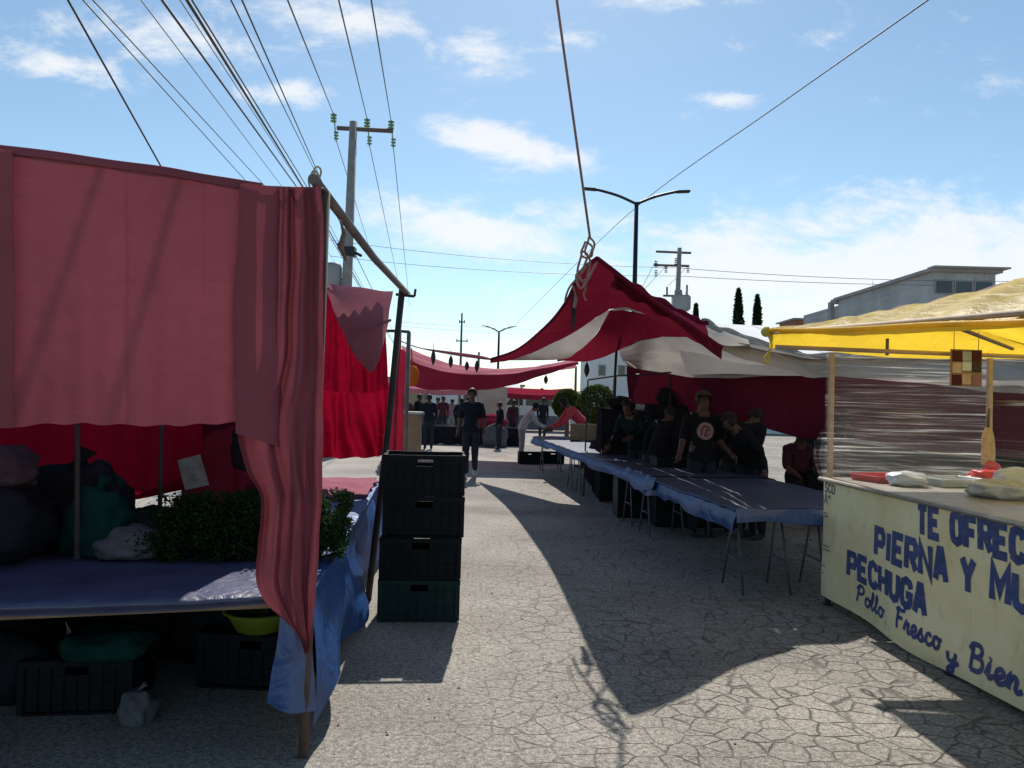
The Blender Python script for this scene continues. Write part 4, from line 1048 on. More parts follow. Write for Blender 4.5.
bm = B(); box(bm, FS(LEN, DEP-.03, (1.04+zr)/2), (.036, .036, zr-1.04), fa); obj('post', bm, 'postsun', t)
bm = B(); tube(bm, [FS(.02, -.45, zr+.04), FS(.02, DEP+.5, zr+.02)], .018, 8); obj('end_beam', bm, 'postsun', t)
bm = B(); tube(bm, [FS(-.1, -.46, zr+.165), FS(LEN+.3, -.44, zr-.12)], .016, 8); obj('front_beam', bm, 'postsun', t)
bm = B(); tube(bm, [FS(.0, .5, zr), FS(.0, .5, zr+.14)], .014, 8); obj('strut', bm, 'rail', t)
bm = B(); tube(bm, [FS(1.5, .0, zr+.10), FS(.3, DEP-.05, zr+.06)], .014, 8); obj('rafter', bm, 'rail', t)
# film
bm = B()
loft(bm, [[FS(-.01, -.01, zr), FS(-.01, .7, zr), FS(-.01, DEP, zr)], [FS(-.01, -.01, 1.06), FS(-.01, .7, 1.06), FS(-.01, DEP, 1.06)]], 24, 30, 0, .006, 4)
loft(bm, [[FS(-.0, -.02, 1.72), FS(1.5, -.02, 1.74), FS(LEN, -.02, 1.75)], [FS(-.0, -.02, 1.045), FS(1.5, -.02, 1.045), FS(LEN, -.02, 1.045)]], 40, 24, 0, .008, 3)
loft(bm, [[FS(u, -.03-.03*math.sin(u*5)**2, 1.44+.06*math.sin(u*2.3)) for u in (0, .5, 1, 1.6, 2.4, 3.4, LEN)], [FS(u, -.06-.03*math.cos(u*4), 1.25) for u in (0, .5, 1, 1.6, 2.4, 3.4, LEN)], [FS(u, -.05, 1.0) for u in (0, .5, 1, 1.6, 2.4, 3.4, LEN)]], 70, 24, 0, .02, 5)
loft(bm, [[FS(-.03, v, 1.36) for v in (-.02, .5, 1, DEP)], [FS(-.05, v, 1.2) for v in (-.02, .5, 1, DEP)], [FS(-.03, v, 1.02) for v in (-.02, .5, 1, DEP)]], 40, 20, 0, .02, 5)
obj('film_wrap', bm, 'film', t)
# roof
def roofpt(u, v):
    z = zr+.02
    return z
prof = [(-.48, .185), (-.28, .215), (.1, .29), (.55, .33), (1.0, .30), (1.5, .20), (2.0, .09)]
def rcurve(u, lift=0): return [FS(u, v, zr+dz+lift-.012*math.sin(u*1.8)-(.085*min(max(u, 0), 3.2)*min(1, -v/.48) if v < 0 else 0)) for v, dz in prof]
uu_ = [-.06, .6, 1.3, 2.1, 2.9, 3.8, LEN+.4]
def band(k0, k1, nv):
    bm = B(); loft(bm, [[rcurve(u)[k] for u in uu_] for k in range(k0, k1+1)], 50, nv, 0, .018, 3, disp=lambda a, b: V((0, 0, .012*math.sin(a*60+b*5)))); return bm
obj('roof_front_slope', band(0, 2, 14), 'yellow_top', t)
obj('roof_ridge', band(2, 3, 8), 'pink_top', t)
obj('roof_back_slope', band(3, 6, 16), 'yellow', t)
bm = B(); rc0 = rcurve(-.06)
loft(bm, [rc0, [p+V((0, -.02, -.0))+(V((0, 0, zr+.09-p.z-.02))*.5) for p in rc0], [V((p.x, p.y-.03, max(zr+.03-.012*i, zr)+.015*math.sin(i*1.3))) for i, p in enumerate(rc0)]], 50, 10, 0, .01, 4)
obj('roof_end_flap', bm, 'yellow', t)
bm = B()
fe = [rcurve(u)[0] for u in uu_]
loft(bm, [fe, [p+V((.005, 0, -.02)) for p in fe], [p+V((.012, 0, -.035+.01*math.sin(i*2))) for i, p in enumerate(fe)]], 50, 6, 0, .008, 6); tube(bm, cr(fe, 40), .015, 8)
obj('roof_front_hem', bm, 'yellow', t)
cp = FS(-.06, -.50, zr+.17)
bm = B(); bmesh.ops.create_icosphere(bm, subdivisions=2, radius=.045, matrix=Matrix.Translation(cp)); obj('corner_knob', bm, 'yrope', t)
bm = B()
c0 = cp+V((.02, 0, -.03))
tube(bm, cr([c0, c0+V((.02, 0, -.06)), c0+V((-.0, -.01, -.14)), c0+V((-.03, 0, -.19)), c0+V((-.02, .01, -.23)), c0+V((.01, 0, -.2)), c0+V((.0, 0, -.12))], 30), .009, 6)
obj('corner_rope', bm, 'yrope', t)
# things hung on / standing in the stall
t2 = thing('menu_board', 'patchwork board of small pictures hung from the end beam of the food stall', 'sign', FS(.06, 1.25, 1.75))
bc = W(966, 368, FS(.05, 1.25, 0).y-.1)
bm = B(); box(bm, bc, (.27, .012, .30), .1); obj('backing', bm, 'cardboard', t2)
rnd = random.Random(2)
cells = [('paper', -.075, .10), ('maroonshirt', -.085, .095), ('steel', .0, .09), ('maroonshirt', .085, .10), ('postsun', -.085, 0.0), ('bluewhite', 0, 0.02), ('cap', .085, .01), ('maroonshirt', -.085, -.1), ('postsun', .0, -.09), ('pinkshirt', .085, -.1)][1:]
for mname, x, z in cells:
    bm = B(); box(bm, bc+V((x, -.010+.1*x, z)), (.078, .006, .085), .1); obj('picture', bm, mname, t2)
bm = B()
obj_s = [(-.1, bm), (.1, B())]
for q, bq in obj_s: tube(bq, [bc+V((q, .0, .15)), bc+V((q, .0, .30))], .003, 5); obj('string', bq, 'wire', t2)
pb = FS(.06, DEP-.09, 0)
t3 = thing('broom', 'straw brush hanging on the back post of the food stall', 'brush', V((pb.x, pb.y, 1.4)))
bm = B(); c = W(988, 440, pb.y-.06); loft(bm, [[c+V((math.cos(a)*.022, math.sin(a)*.015, .1)) for a in [i*2*PI/12 for i in range(13)]], [c+V((math.cos(a)*.05, math.sin(a)*.025, .02)) for a in [i*2*PI/12 for i in range(13)]], [c+V((math.cos(a)*.055, math.sin(a)*.025, -.2)) for a in [i*2*PI/12 for i in range(13)]]], 25, 12, 0, .006, 9); obj('bristles', bm, 'bristle', t3)
bm = B(); tube(bm, [c+V((0, 0, .08)), c+V((0, 0, .26))], .012, 6); obj('handle', bm, 'wood', t3)
def on_counter(px, py, v): 
    return G(px, py, 1.036)
def tray(label, mat, c, s, rz):
    bm = B(); w_, d_, h_ = s
    box(bm, V((0, 0, .006)), (w_, d_, .01))
    for q in (-1, 1): box(bm, V((0, q*d_/2, h_/2), ), (w_, .01, h_), 0, 0, q*-.25); box(bm, V((q*w_/2, 0, h_/2)), (.01, d_, h_), 0, 0, 0, q*.25)
    bmesh.ops.bevel(bm, geom=list(bm.edges), offset=.003, segments=1, affect='EDGES')
    o = obj('tray', bm, mat); o.location = c; o.rotation_euler = (0, 0, rz); return tag(o, label, 'tray', 'trays on the food stall counter')
tray('red plastic tray at the far corner of the food stall counter', 'redplastic', FS(.22, .40, 1.037), (.46, .3, .05), .3)
tray('pale blue tray in the middle of the food stall counter', 'bluewhite', FS(.45, .75, 1.037), (.4, .3, .06), .2)
lump('cloth', 'crumpled red cloth on the food stall counter below the brush', 'cloth', 'redplastic', FS(.35, 1.12, 1.037), (.14, .1, .07), 21)
lump('cloth', 'small red rag on the counter by the back post of the food stall', 'cloth', 'redplastic', FS(.15, 1.3, 1.037), (.06, .06, .1), 22)
lump('plastic_bag', 'clear crumpled plastic bag standing on the food stall counter', 'bag', 'bluewhite', FS(.9, .95, 1.037), (.16, .12, .1), 23)

bm = B(); rnd = random.Random(11)
for k in range(110):
    x = rnd.uniform(-.9, 3.2); y = rnd.uniform(3.2, 15)
    if k % 3 == 0: x = rnd.gauss(-.7, .25); y = rnd.uniform(3.3, 6.5)
    sz = rnd.uniform(.003, .009); a = rnd.uniform(0, 6.3)
    bmesh.ops.create_icosphere(bm, subdivisions=1, radius=1, matrix=Matrix.Translation((x, y, sz*.35)) @ Matrix.Rotation(a, 4, 'Z') @ Matrix.Diagonal((sz, sz*rnd.uniform(.4, 1), sz*.45, 1)))
tag(obj('litter', bm, 'bark'), 'small dark scraps and pebbles strewn over the pavement', 'litter', None, 'stuff')

for u, v, sz, mm, lab in [(.55, .35, (.14, .12, .06), 'bluewhite', 'flat pale plastic bag near the front edge of the food stall counter'), (1.2, .6, (.2, .15, .07), 'paper', 'white paper bundle farther along the food stall counter'), (.75, 1.2, (.16, .1, .09), 'paper', 'white crumpled wrapping at the back of the food stall counter')]:
    lump('wrapping', lab, 'wrapping', mm, FS(u, v, 1.037), sz, 80+int(u*10))

# ------------------------------------------------------------------ people
def person(label, loc, face, shirt, pants, joints=None, hair='hair', sleeves='skin', shoes='shoe', cap=None, hgt=1.72, emblem=False, group=None, lean=0.0, longhair=False):
    """face: direction the figure looks (angle of -Y turned about Z). joints override default skeleton positions"""
    J = {'pelvis': (0, 0, .95), 'belly': (0, .0, 1.10), 'chest': (0, .005, 1.27), 'uchest': (0, .012, 1.40), 'neck': (0, .01, 1.50), 'chin': (0, -.015, 1.56), 'head': (0, -.02, 1.63), 'crown': (0, -.01, 1.70)}
    for s, n in ((-1, 'r'), (1, 'l')):
        J['sh'+n] = (s*.175, .012, 1.415); J['el'+n] = (s*.225, .04, 1.15); J['wr'+n] = (s*.225, -.06, .93)
        J['hip'+n] = (s*.095, 0, .90); J['kn'+n] = (s*.10, -.015, .50); J['an'+n] = (s*.10, .02, .09); J['he'+n] = (s*.10, .03, .045); J['to'+n] = (s*.115, -.15, .035)
    upper = ['belly', 'chest', 'uchest', 'neck', 'chin', 'head', 'crown', 'shr', 'shl', 'elr', 'ell', 'wrr', 'wrl']
    if lean:
        for k in upper:
            p = V(J[k])-V((0, 0, .93)); amt = lean*(.5 if k == 'belly' else 1)
            J[k] = tuple(Matrix.Rotation(amt, 3, 'X') @ p+V((0, 0, .93)))
    if joints: J.update(joints)
    RAD = {'pelvis': (.15, .115), 'belly': (.145, .11), 'chest': (.165, .12), 'uchest': (.14, .10), 'neck': (.055, .055), 'chin': (.062, .07), 'head': (.082, .10), 'crown': (.062, .075)}
    for n in 'rl':
        RAD.update({'sh'+n: (.068, .068), 'el'+n: (.047, .047), 'wr'+n: (.031, .031), 'hip'+n: (.098, .10), 'kn'+n: (.068, .068), 'an'+n: (.047, .047), 'he'+n: (.045, .045), 'to'+n: (.036, .036)})
    E_ = [('pelvis', 'belly', 0), ('belly', 'chest', 0), ('chest', 'uchest', 0), ('uchest', 'neck', 3), ('neck', 'chin', 3), ('chin', 'head', 3), ('head', 'crown', 3)]
    for n in 'rl':
        E_ += [('uchest', 'sh'+n, 0), ('sh'+n, 'el'+n, 0), ('el'+n, 'wr'+n, 4), ('pelvis', 'hip'+n, 1), ('hip'+n, 'kn'+n, 1), ('kn'+n, 'an'+n, 1), ('an'+n, 'he'+n, 2), ('he'+n, 'to'+n, 2)]
    names = list(J); idx = {k: i for i, k in enumerate(names)}
    me = bpy.data.meshes.new('skel'); me.from_pydata([J[k] for k in names], [(idx[a], idx[b]) for a, b, _ in E_], [])
    o = bpy.data.objects.new('skel', me); COL.objects.link(o)
    md = o.modifiers.new('Skin', 'SKIN'); md.use_smooth_shade = True
    sv = me.skin_vertices[0].data
    for k in names: sv[idx[k]].radius = RAD[k]
    sv[idx['pelvis']].use_root = True
    sub = o.modifiers.new('Sub', 'SUBSURF'); sub.levels = 2; sub.render_levels = 2
    dg = bpy.context.evaluated_depsgraph_get()
    body = bpy.data.meshes.new_from_object(o.evaluated_get(dg)); body.name = 'person'
    bpy.data.objects.remove(o); 
    bm = bmesh.new(); bm.from_mesh(body)
    hd = V(J['head']); up = (V(J['crown'])-V(J['chin'])).normalized()
    fwd = V((0, -1, 0)); fwd = (fwd-up*fwd.dot(up)).normalized()
    side = fwd.cross(up)
    # nose, brow and chin shaped into the head
    for v in bm.verts:
        d = v.co-hd
        a, b, c = d.dot(side), d.dot(fwd), d.dot(up)
        if b > .03 and abs(c) < .12:
            v.co += fwd*(.022*math.exp(-((a/.018)**2+((c+.012)/.025)**2))+.008*math.exp(-((a/.03)**2+((c+.075)/.02)**2))-.010*math.exp(-(((abs(a)-.033)/.014)**2+((c-.015)/.014)**2)))
        if .0 < abs(a)-.06 and abs(b) < .02 and abs(c) < .03: v.co += side*math.copysign(.014, a)
    segs_ = [(V(J[a]), V(J[b]), m) for a, b, m in E_]
    fr = RAD
    for f in bm.faces:
        c = f.calc_center_median(); best = 1e9; mi = 0
        for (a, b, m) in segs_:
            ab = b-a; tt = max(0, min(1, (c-a).dot(ab)/ab.length_squared)); d = (c-(a+ab*tt)).length
            if d < best: best, mi = d, m
            if m == 3 and (a-V(J['uchest'])).length < 1e-6 and d == best and tt < .45: mi = 0
        if (c-V(J['pelvis'])).length < .17 and c.z > J['pelvis'][2]-.06 and mi == 1: mi = 0
        f.material_index = mi; f.smooth = True
    # cloth folds
    bm.normal_update()
    for v in bm.verts:
        mi = {f.material_index for f in v.link_faces}
        if mi & {0, 1} and not mi & {3, 4, 2}: v.co += v.normal*(.010*nz(v.co, 9)+.006*nz(v.co, 21)+(.012 if 0 in mi else .006))
    # hands
    for n in 'rl':
        e = V(J['el'+n]); wv = V(J['wr'+n]); d = (wv-e).normalized(); s = -1 if n == 'r' else 1
        sx = (V((0, -1, 0))-d*V((0, -1, 0)).dot(d)); sx = sx.normalized() if sx.length > .05 else V((1, 0, 0)); nn = d.cross(sx)
        tube(bm, [wv-d*.02, wv+d*.025, wv+d*.06, wv+d*.09], [.026, .034, .036, .03], 8, 3)
        for k in range(4):
            o_ = wv+d*.075+sx*(.026-.0175*k); ln = (.068, .078, .073, .056)[k]
            tube(bm, [o_, o_+d*ln*.45+nn*.004, o_+d*ln*.8+nn*.018*1.2, o_+d*ln+nn*.034], [.0095, .009, .0085, .007], 6, 3)
        o_ = wv+d*.03+sx*.025; tube(bm, [o_, o_+sx*.025+d*.02, o_+sx*.035+d*.05+nn*.01], [.012, .011, .008], 6, 3)
    bm.to_mesh(body); bm.free()
    for k in (shirt, pants, shoes, 'skin', sleeves): body.materials.append(M[k])
    p = bpy.data.objects.new('person', body); COL.objects.link(p)
    tag(p, label, 'person', group)
    p.location = loc; p.rotation_euler = (0, 0, face); p.scale = (hgt/1.72,)*3
    # hair shell
    hb = B(); bmesh.ops.create_icosphere(hb, subdivisions=3, radius=1)
    for v in list(hb.verts):
        a, b, c = v.co.x, v.co.y, v.co.z
        r = 1+.06*nz(v.co*4)
        v.co = hd+up*.022+side*a*.092*r-fwd*(b*.112*r+.012)+up*c*.108*r
    kill = [v for v in hb.verts if ((v.co-hd).dot(fwd) > .055 and (v.co-hd).dot(up) < .065) or (v.co-hd).dot(up) < (-.16 if longhair else -.055)]
    bmesh.ops.delete(hb, geom=kill, context='VERTS')
    for f in hb.faces: f.smooth = True
    ho = obj('hair', hb, hair, p, False)
    if cap:
        cb = B(); bmesh.ops.create_icosphere(cb, subdivisions=3, radius=1)
        for v in cb.verts: v.co = hd+up*.04+side*v.co.x*.098-fwd*(v.co.y*.118+.008)+up*v.co.z*.098
        bmesh.ops.delete(cb, geom=[v for v in cb.verts if (v.co-hd).dot(up) < .05], context='VERTS')
        q = [hd+up*.052+fwd*(.09+.09*math.cos(a))+side*.085*math.sin(a) for a in [-PI/2+PI*i/8 for i in range(9)]]
        cb.faces.new([cb.verts.new(x) for x in q])
        for f in cb.faces: f.smooth = True
        obj('cap', cb, cap, p, False)
    for s in (-1, 1):
        eb = B(); bmesh.ops.create_icosphere(eb, subdivisions=2, radius=.011, matrix=Matrix.Translation(hd+up*.014+side*s*.033+fwd*.088)); obj('eye', eb, 'hair', p, False)
    if emblem:
        bt = B(); bt.from_mesh(body); tree = BVHTree.FromBMesh(bt); bt.free()
        def cast(x, z, lift):
            h = tree.ray_cast(V((x, -1, z)), V((0, 1, 0))); y = h[0].y if h[0] else -.1
            return V((x, y-lift, z))
        eb = B(); c0 = (0, 1.27)
        rings = [[eb.verts.new(cast(c0[0]+r*math.cos(a), c0[1]+r*math.sin(a), .006)) for a in [2*PI*i/24 for i in range(24)]] for r in (.002, .03, .06, .085, .105)]
        for i in range(4):
            for k in range(24): eb.faces.new((rings[i][k], rings[i][(k+1) % 24], rings[i+1][(k+1) % 24], rings[i+1][k]))
        obj('round_emblem', eb, 'emblem', p, False)
        eb = B()
        def rib(pts, wd_):
            P = cr([V((x, 0, z)) for x, z in pts], 20); prev = None
            for i, q in enumerate(P):
                tn = (P[min(i+1, 19)]-P[max(i-1, 0)]).normalized(); nn = V((-tn.z, 0, tn.x))
                a = eb.verts.new(cast(q.x+nn.x*wd_/2, q.z+nn.z*wd_/2, .010)); b = eb.verts.new(cast(q.x-nn.x*wd_/2, q.z-nn.z*wd_/2, .010))
                if prev: eb.faces.new((prev[0], prev[1], b, a))
                prev = (a, b)
        rib([(-.045, 1.22), (-.05, 1.28), (-.02, 1.325), (.03, 1.315), (.045, 1.27)], .022); rib([(-.01, 1.21), (.0, 1.26), (.03, 1.30)], .024); rib([(.045, 1.24), (.02, 1.215), (-.02, 1.205)], .016)
        obj('emblem_mark', eb, 'emblem2', p, False)
    return p

mp_ = G(470, 478)
person('man in dark shirt and trousers walking down the aisle toward the viewer', V((mp_.x+.0, mp_.y, 0)), -.03, 'navyshirt', 'jeans',
       {'knr': (-.09, -.09, .50), 'anr': (-.085, .0, .10), 'her': (-.085, .02, .05), 'tor': (-.09, -.15, .035), 'knl': (.08, -.05, .50), 'anl': (.075, .22, .16), 'hel': (.075, .26, .13), 'tol': (.08, .10, .035), 'wrr': (-.26, .06, .92), 'wrl': (.25, -.15, .97), 'ell': (.23, .0, 1.15), 'elr': (-.235, .09, 1.16)}, shoes='paleshoe', hgt=1.79)
pf = G(428, 449)
person('person in a dark jacket seen from behind, in the far aisle by the stall frame', pf, PI+.2, 'navyshirt', 'jeans', sleeves='navyshirt', hgt=1.68, group='people far down the aisle')
fr = [(443, 30, 'maroonshirt', 'jeans', .3, 'person in a maroon top behind the dark jacket in the far aisle', 1.66), (452, 32, 'pinkshirt', 'greypants', PI, 'person in a pink top in the far crowd, left of the walking man', 1.6),
      (459, 28, 'blackshirt', 'jeans', 2.6, 'person in black right behind the walking man in the far aisle', 1.62), (418, 27, 'blackshirt', 'jeans', 1.2, 'person in black farthest left in the far aisle, by the wooden counter', 1.7),
      (492, 30, 'maroonshirt', 'jeans', -.5, 'person in maroon in front of the grey sheet at the aisle end', 1.55)]
for px, d, sh, pa, fc, lab, hh in fr:
    q = W(px, 400, d); person(lab, V((q.x, d, 0)), fc, sh, pa, sleeves=sh, hgt=hh, lean=(int(px*7) % 5)*.09, group='people far down the aisle')
for px, d, sh, pa, fc, lab, hh in [(436, 33, 'greyshirt', 'jeans', .9, 'person in pale grey in the far crowd, just right of the dark jacket', 1.62), (466, 35, 'navyshirt', 'jeans', 2, 'person in navy half hidden behind the walking man, far crowd', 1.68),
        (486, 36, 'redshirt', 'jeans', -.8, 'person in red standing by the grey sheet in the far crowd', 1.6), (409, 24, 'maroonshirt', 'greypants', -2.2, 'person in maroon directly behind the wooden counter', 1.7), (500, 24, 'blackshirt', 'jeans', -1.2, 'person in black bending over the dark goods at the aisle end', 1.5),
        (513, 27, 'maroonshirt', 'jeans', .6, 'person in maroon at the aisle end, left of the person in grey', 1.58), (543, 30, 'navyshirt', 'jeans', .4, 'person in navy far behind the bending pair', 1.7)]:
    q = W(px, 400, d); person(lab, V((q.x, d, 0)), fc, sh, pa, sleeves=sh, hgt=hh, lean=(int(px*7) % 5)*.09, group='people far down the aisle')
# bending pair at the far table end
g1 = G(523, 462)
person('person in pale grey leaning over the far table end from the aisle', V((g1.x-.05, g1.y+.2, 0)), PI/2+.1, 'greyshirt', 'greypants', {'wrl': (.2, -.75, .95), 'wrr': (-.2, -.7, .92), 'ell': (.22, -.45, 1.08), 'elr': (-.22, -.42, 1.05)}, sleeves='greyshirt', lean=.55, hgt=1.62)
g2_ = G(556, 440, .75)
person('person in a red top bending low over the far end of the long table', V((1.75, 17.9, 0)), -PI/2+.15, 'redshirt', 'jeans', {'wrl': (.2, -.78, .88), 'wrr': (-.2, -.74, .88), 'ell': (.25, -.5, 1.0), 'elr': (-.25, -.5, 1.0)}, sleeves='redshirt', lean=.7, hgt=1.85, longhair=True)
# behind the long table
vq = W(627, 392, 11.3)
person('vendor in dark green reaching over the table beside the canopy pole', V((vq.x+.2, 11.3, 0)), -.7, 'greenshirt', 'jeans', {'wrl': (.2, -.55, 1.1), 'wrr': (-.25, -.45, .95), 'ell': (.27, -.3, 1.2), 'elr': (-.27, -.2, 1.15)}, sleeves='greenshirt', lean=.5, hgt=1.72)
vq = W(660, 405, 10.2)
person('vendor in black turned away and stooping, left of the man in the emblem shirt', V((vq.x, 10.3, 0)), 2.5, 'blackshirt', 'jeans', sleeves='blackshirt', hgt=1.66, lean=.6)
vq = W(703, 400, 9.1)
person('man in black shirt with round pale emblem and brown cap behind the long table', V((vq.x, 9.1, 0)), .1, 'blackshirt', 'jeans', {'wrl': (.3, -.18, 1.0), 'wrr': (-.32, -.12, .98)}, cap='cap', hgt=1.74, emblem=True, sleeves='skin')
vq = W(737, 420, 9.3)
person('heavily bent person in black right of the emblem shirt, back to the aisle', V((vq.x, 9.3, 0)), 2.3, 'blackshirt', 'jeans', lean=.7, sleeves='blackshirt', hgt=1.72)
vq = W(758, 420, 9.0)
person('person in black leaning left beside the gap of bright ground', V((vq.x, 9.0, 0)), -1.3, 'blackshirt', 'jeans', lean=.62, sleeves='greenshirt', hgt=1.62)
# seated person with a stool behind the tables
vq = W(799, 440, 10.6)
sq = V((vq.x, 10.6, 0))
t = thing('stool', 'low stool under the seated person in maroon behind the long table', 'stool', sq)
bm = B(); lathe(bm, [(0, .40), (.16, .40), (.165, .42), (.16, .44), (0, .445)], 20, (0, .05, 0)); obj('seat', bm, 'boxgreen', t, False)
for a in range(4):
    bm = B(); x = math.cos(a*PI/2+.7); y = math.sin(a*PI/2+.7); tube(bm, [V((x*.17, y*.17+.05, 0)), V((x*.12, y*.12+.05, .405))], .014, 6); obj('leg', bm, 'black', t, False)
person('seated person in a maroon shirt on a low stool behind the long table', sq, .3, 'maroonshirt', 'jeans',
       {'pelvis': (0, .05, .55), 'belly': (0, .04, .70), 'chest': (0, .03, .86), 'uchest': (0, .02, .99), 'neck': (0, 0, 1.09), 'chin': (0, -.04, 1.15), 'head': (0, -.05, 1.22), 'crown': (0, -.04, 1.29), 'shr': (-.175, .02, 1.0), 'shl': (.175, .02, 1.0), 'elr': (-.24, -.05, .75), 'ell': (.24, -.05, .75), 'wrr': (-.15, -.25, .62), 'wrl': (.15, -.25, .62),
        'hipr': (-.1, .0, .53), 'hipl': (.1, .0, .53), 'knr': (-.14, -.40, .50), 'knl': (.14, -.40, .50), 'anr': (-.14, -.40, .10), 'anl': (.14, -.40, .10), 'her': (-.14, -.38, .05), 'hel': (.14, -.38, .05), 'tor': (-.15, -.56, .035), 'tol': (.15, -.56, .035)}, hgt=1.72)
vq = W(815, 440, 9.6)
person('person in black beside the far corner of the food stall', V((vq.x+.28, 9.6, 0)), .6, 'blackshirt', 'jeans', sleeves='blackshirt', lean=.15, hgt=1.5)

# clutter behind the tables
def goods(label, c, s, mat, seed, rz=0):
    return open_box('box', label, 'box', mat, c, s, rz, 'boxes behind the long tables')
for i, (px, d, s, lab) in enumerate([(648, 10.6, (.9, .5, .72), 'tall dark bin behind the table, left of the vendor in black'), (680, 9.9, (.7, .5, .9), 'tall dark bin between the vendor in black and the emblem shirt'), (725, 9.9, (.4, .4, .85), 'dark narrow bin just right of the emblem shirt'),
                                   (832, 10.4, (.9, .6, .7), 'wide dark bin behind the food stall corner'), (880, 10.2, (1.1, .6, .75), 'wide dark bin seen through the film of the food stall'), (950, 10.2, (1.1, .6, .8), 'dark bin behind the film at the right end of the row')]):
    q = W(px, 440, d); goods(lab, V((q.x, d, 0)), s, 'blackplastic', i)
for i, (px, d, w_, hh, lab) in enumerate([(640, 12.2, 1.3, 1.5, 'added dark backdrop stand behind the vendors, nearest the canopy pole'), (690, 11.6, 1.25, 1.6, 'added dark backdrop stand directly behind the man in the emblem shirt'), (727, 11.2, .55, 1.45, 'narrow added dark backdrop stand left of the bright gap'),
        (842, 12.2, 1.1, 1.35, 'added dark backdrop stand right of the bright gap, beside the food stall post'), (905, 12.2, 1.3, 1.35, 'added dark backdrop stand seen through the film in the middle of the food stall'), (985, 12.2, 1.5, 1.35, 'added dark backdrop stand seen through the film behind the brush')]):
    q = W(px, 430, d); t = thing('backdrop_stand', lab, 'stand', V((q.x, d, 0)), 'added dark backdrop stands behind the long tables')  # dark backdrop added to darken the view behind the vendors
    bm = B(); loft(bm, [[V((-w_/2, .5, hh)), V((w_/2, .5, hh))], [V((-w_/2-.02, -.3, hh)), V((w_/2+.02, -.3, hh))], [V((-w_/2-.03, -.36, .02)), V((w_/2+.03, -.36, .02))]], 24, 20, 0, .03, 3, linear=True)
    for sx in (-1, 1): loft(bm, [[V((sx*w_/2, .5, hh)), V((sx*(w_/2+.02), -.3, hh))], [V((sx*(w_/2+.02), .5, .02)), V((sx*(w_/2+.03), -.36, .02))]], 10, 14, 0, .02, 3)
    obj('cover', bm, 'sack', t, False)
    for sx in (-1, 1): bm = B(); box(bm, V((sx*(w_/2-.1), .3, hh/2)), (.05, .05, hh-.03)); obj('leg', bm, 'wood', t, False)
    for k in range(2): lump('sack', 'dark bundle on top of an added backdrop stand behind the long tables', 'bundle', 'sack', V((q.x+(k-.5)*w_*.45, d+.1, hh)), (.22, .18, .12+.05*((i+k) % 3)), 60+i*2+k, 'dark bundles on the added backdrop stands')
def chair(label, c, rz):
    t = thing('plastic_chair', label, 'chair', c, None, rz)
    bm = B(); box(bm, V((0, 0, .44)), (.42, .42, .03)); bmesh.ops.bevel(bm, geom=list(bm.edges), offset=.008, segments=2, affect='EDGES'); obj('seat', bm, 'black', t, False)
    bm = B()
    for k in range(5): box(bm, V((-.16+.08*k, .2, .66)), (.03, .02, .38))
    box(bm, V((0, .2, .86)), (.42, .03, .06)); obj('backrest', bm, 'black', t, False)
    for sx in (-1, 1):
        for sy in (-1, 1): bm = B(); tube(bm, [V((sx*.2, sy*.2, 0)), V((sx*.18, sy*.18, .43))], .018, 6); obj('leg', bm, 'black', t, False)
    return t
q = W(735, 460, 11.2); chair('black slatted chair against the bright ground behind the tables', V((q.x, 11.2, 0)), .3)

# ------------------------------------------------------------------ far red canopy and rope
t = thing('market_canopy', 'sagging red tarpaulin slung across the far end of the aisle', 'canopy', V((-.6, 18, 2.2)))
top_ = [(402, 347, 18.6), (425, 356, 18.6), (455, 365, 18.6), (490, 369, 18.6), (530, 368, 18.6), (576, 360, 18.6)]
mid_ = [(402, 356, 17.4), (425, 367, 17.3), (455, 373, 17.2), (490, 375, 17.2), (530, 371, 17.3), (578, 362, 17.5)]
low_ = [(402, 382, 17.3), (425, 389, 17.2), (455, 390, 17.1), (490, 389, 17.1), (530, 380, 17.2), (579, 364, 17.4)]
bk_ = [(402, 360, 21.4), (425, 368, 21.4), (455, 374, 21.4), (490, 377, 21.4), (530, 374, 21.4), (576, 368, 21.4)]
bm = B(); loft(bm, [wl(bk_), wl(top_), wl(mid_)], 40, 22, 0, .03, 2, disp=lambda u, v: V((0, 0, .03*math.sin(v*30+u*6)*(v > .4)))); obj('roof_sheet', bm, 'far_pink', t)  # sunlit top of the red sheet put in as paler pink
bm = B(); loft(bm, [wl(mid_), wl(low_)], 40, 14, 0, .03, 2, disp=lambda u, v: V((0, .05*math.sin(u*22)*v, 0))); obj('valance', bm, 'far_red', t)
bm = B(); rp = cr(wl([(400, 341, 14), (420, 348, 14.8), (450, 353, 15.4), (478, 357, 16), (490, 359, 16.6)]), 30)
t = thing('rolled_tarpaulin', 'thin pink rolled tarpaulin on a rope, strung from the left frame to the canopy corner', 'tarpaulin', rp[15])
tube(bm, rp, [.012+.03*max(0, math.sin(PI*(i-8)/24)) for i in range(30)], 8); obj('roll', bm, 'far_pink', t)
wg = 'dark weights hanging from the ropes'
def weight(label, px, py, d, h):
    c = W(px, py, d); bm = B()
    lathe(bm, [(.004, 0), (.022, -h*.12), (.04, -h*.3), (.05, -h*.5), (.046, -h*.68), (.03, -h*.85), (.005, -h*1.05)], 12, c); tube(bm, [c+V((0, 0, .12)), c], .006, 5)
    tag(obj('hanging_weight', bm, 'black'), label, 'weight', wg)
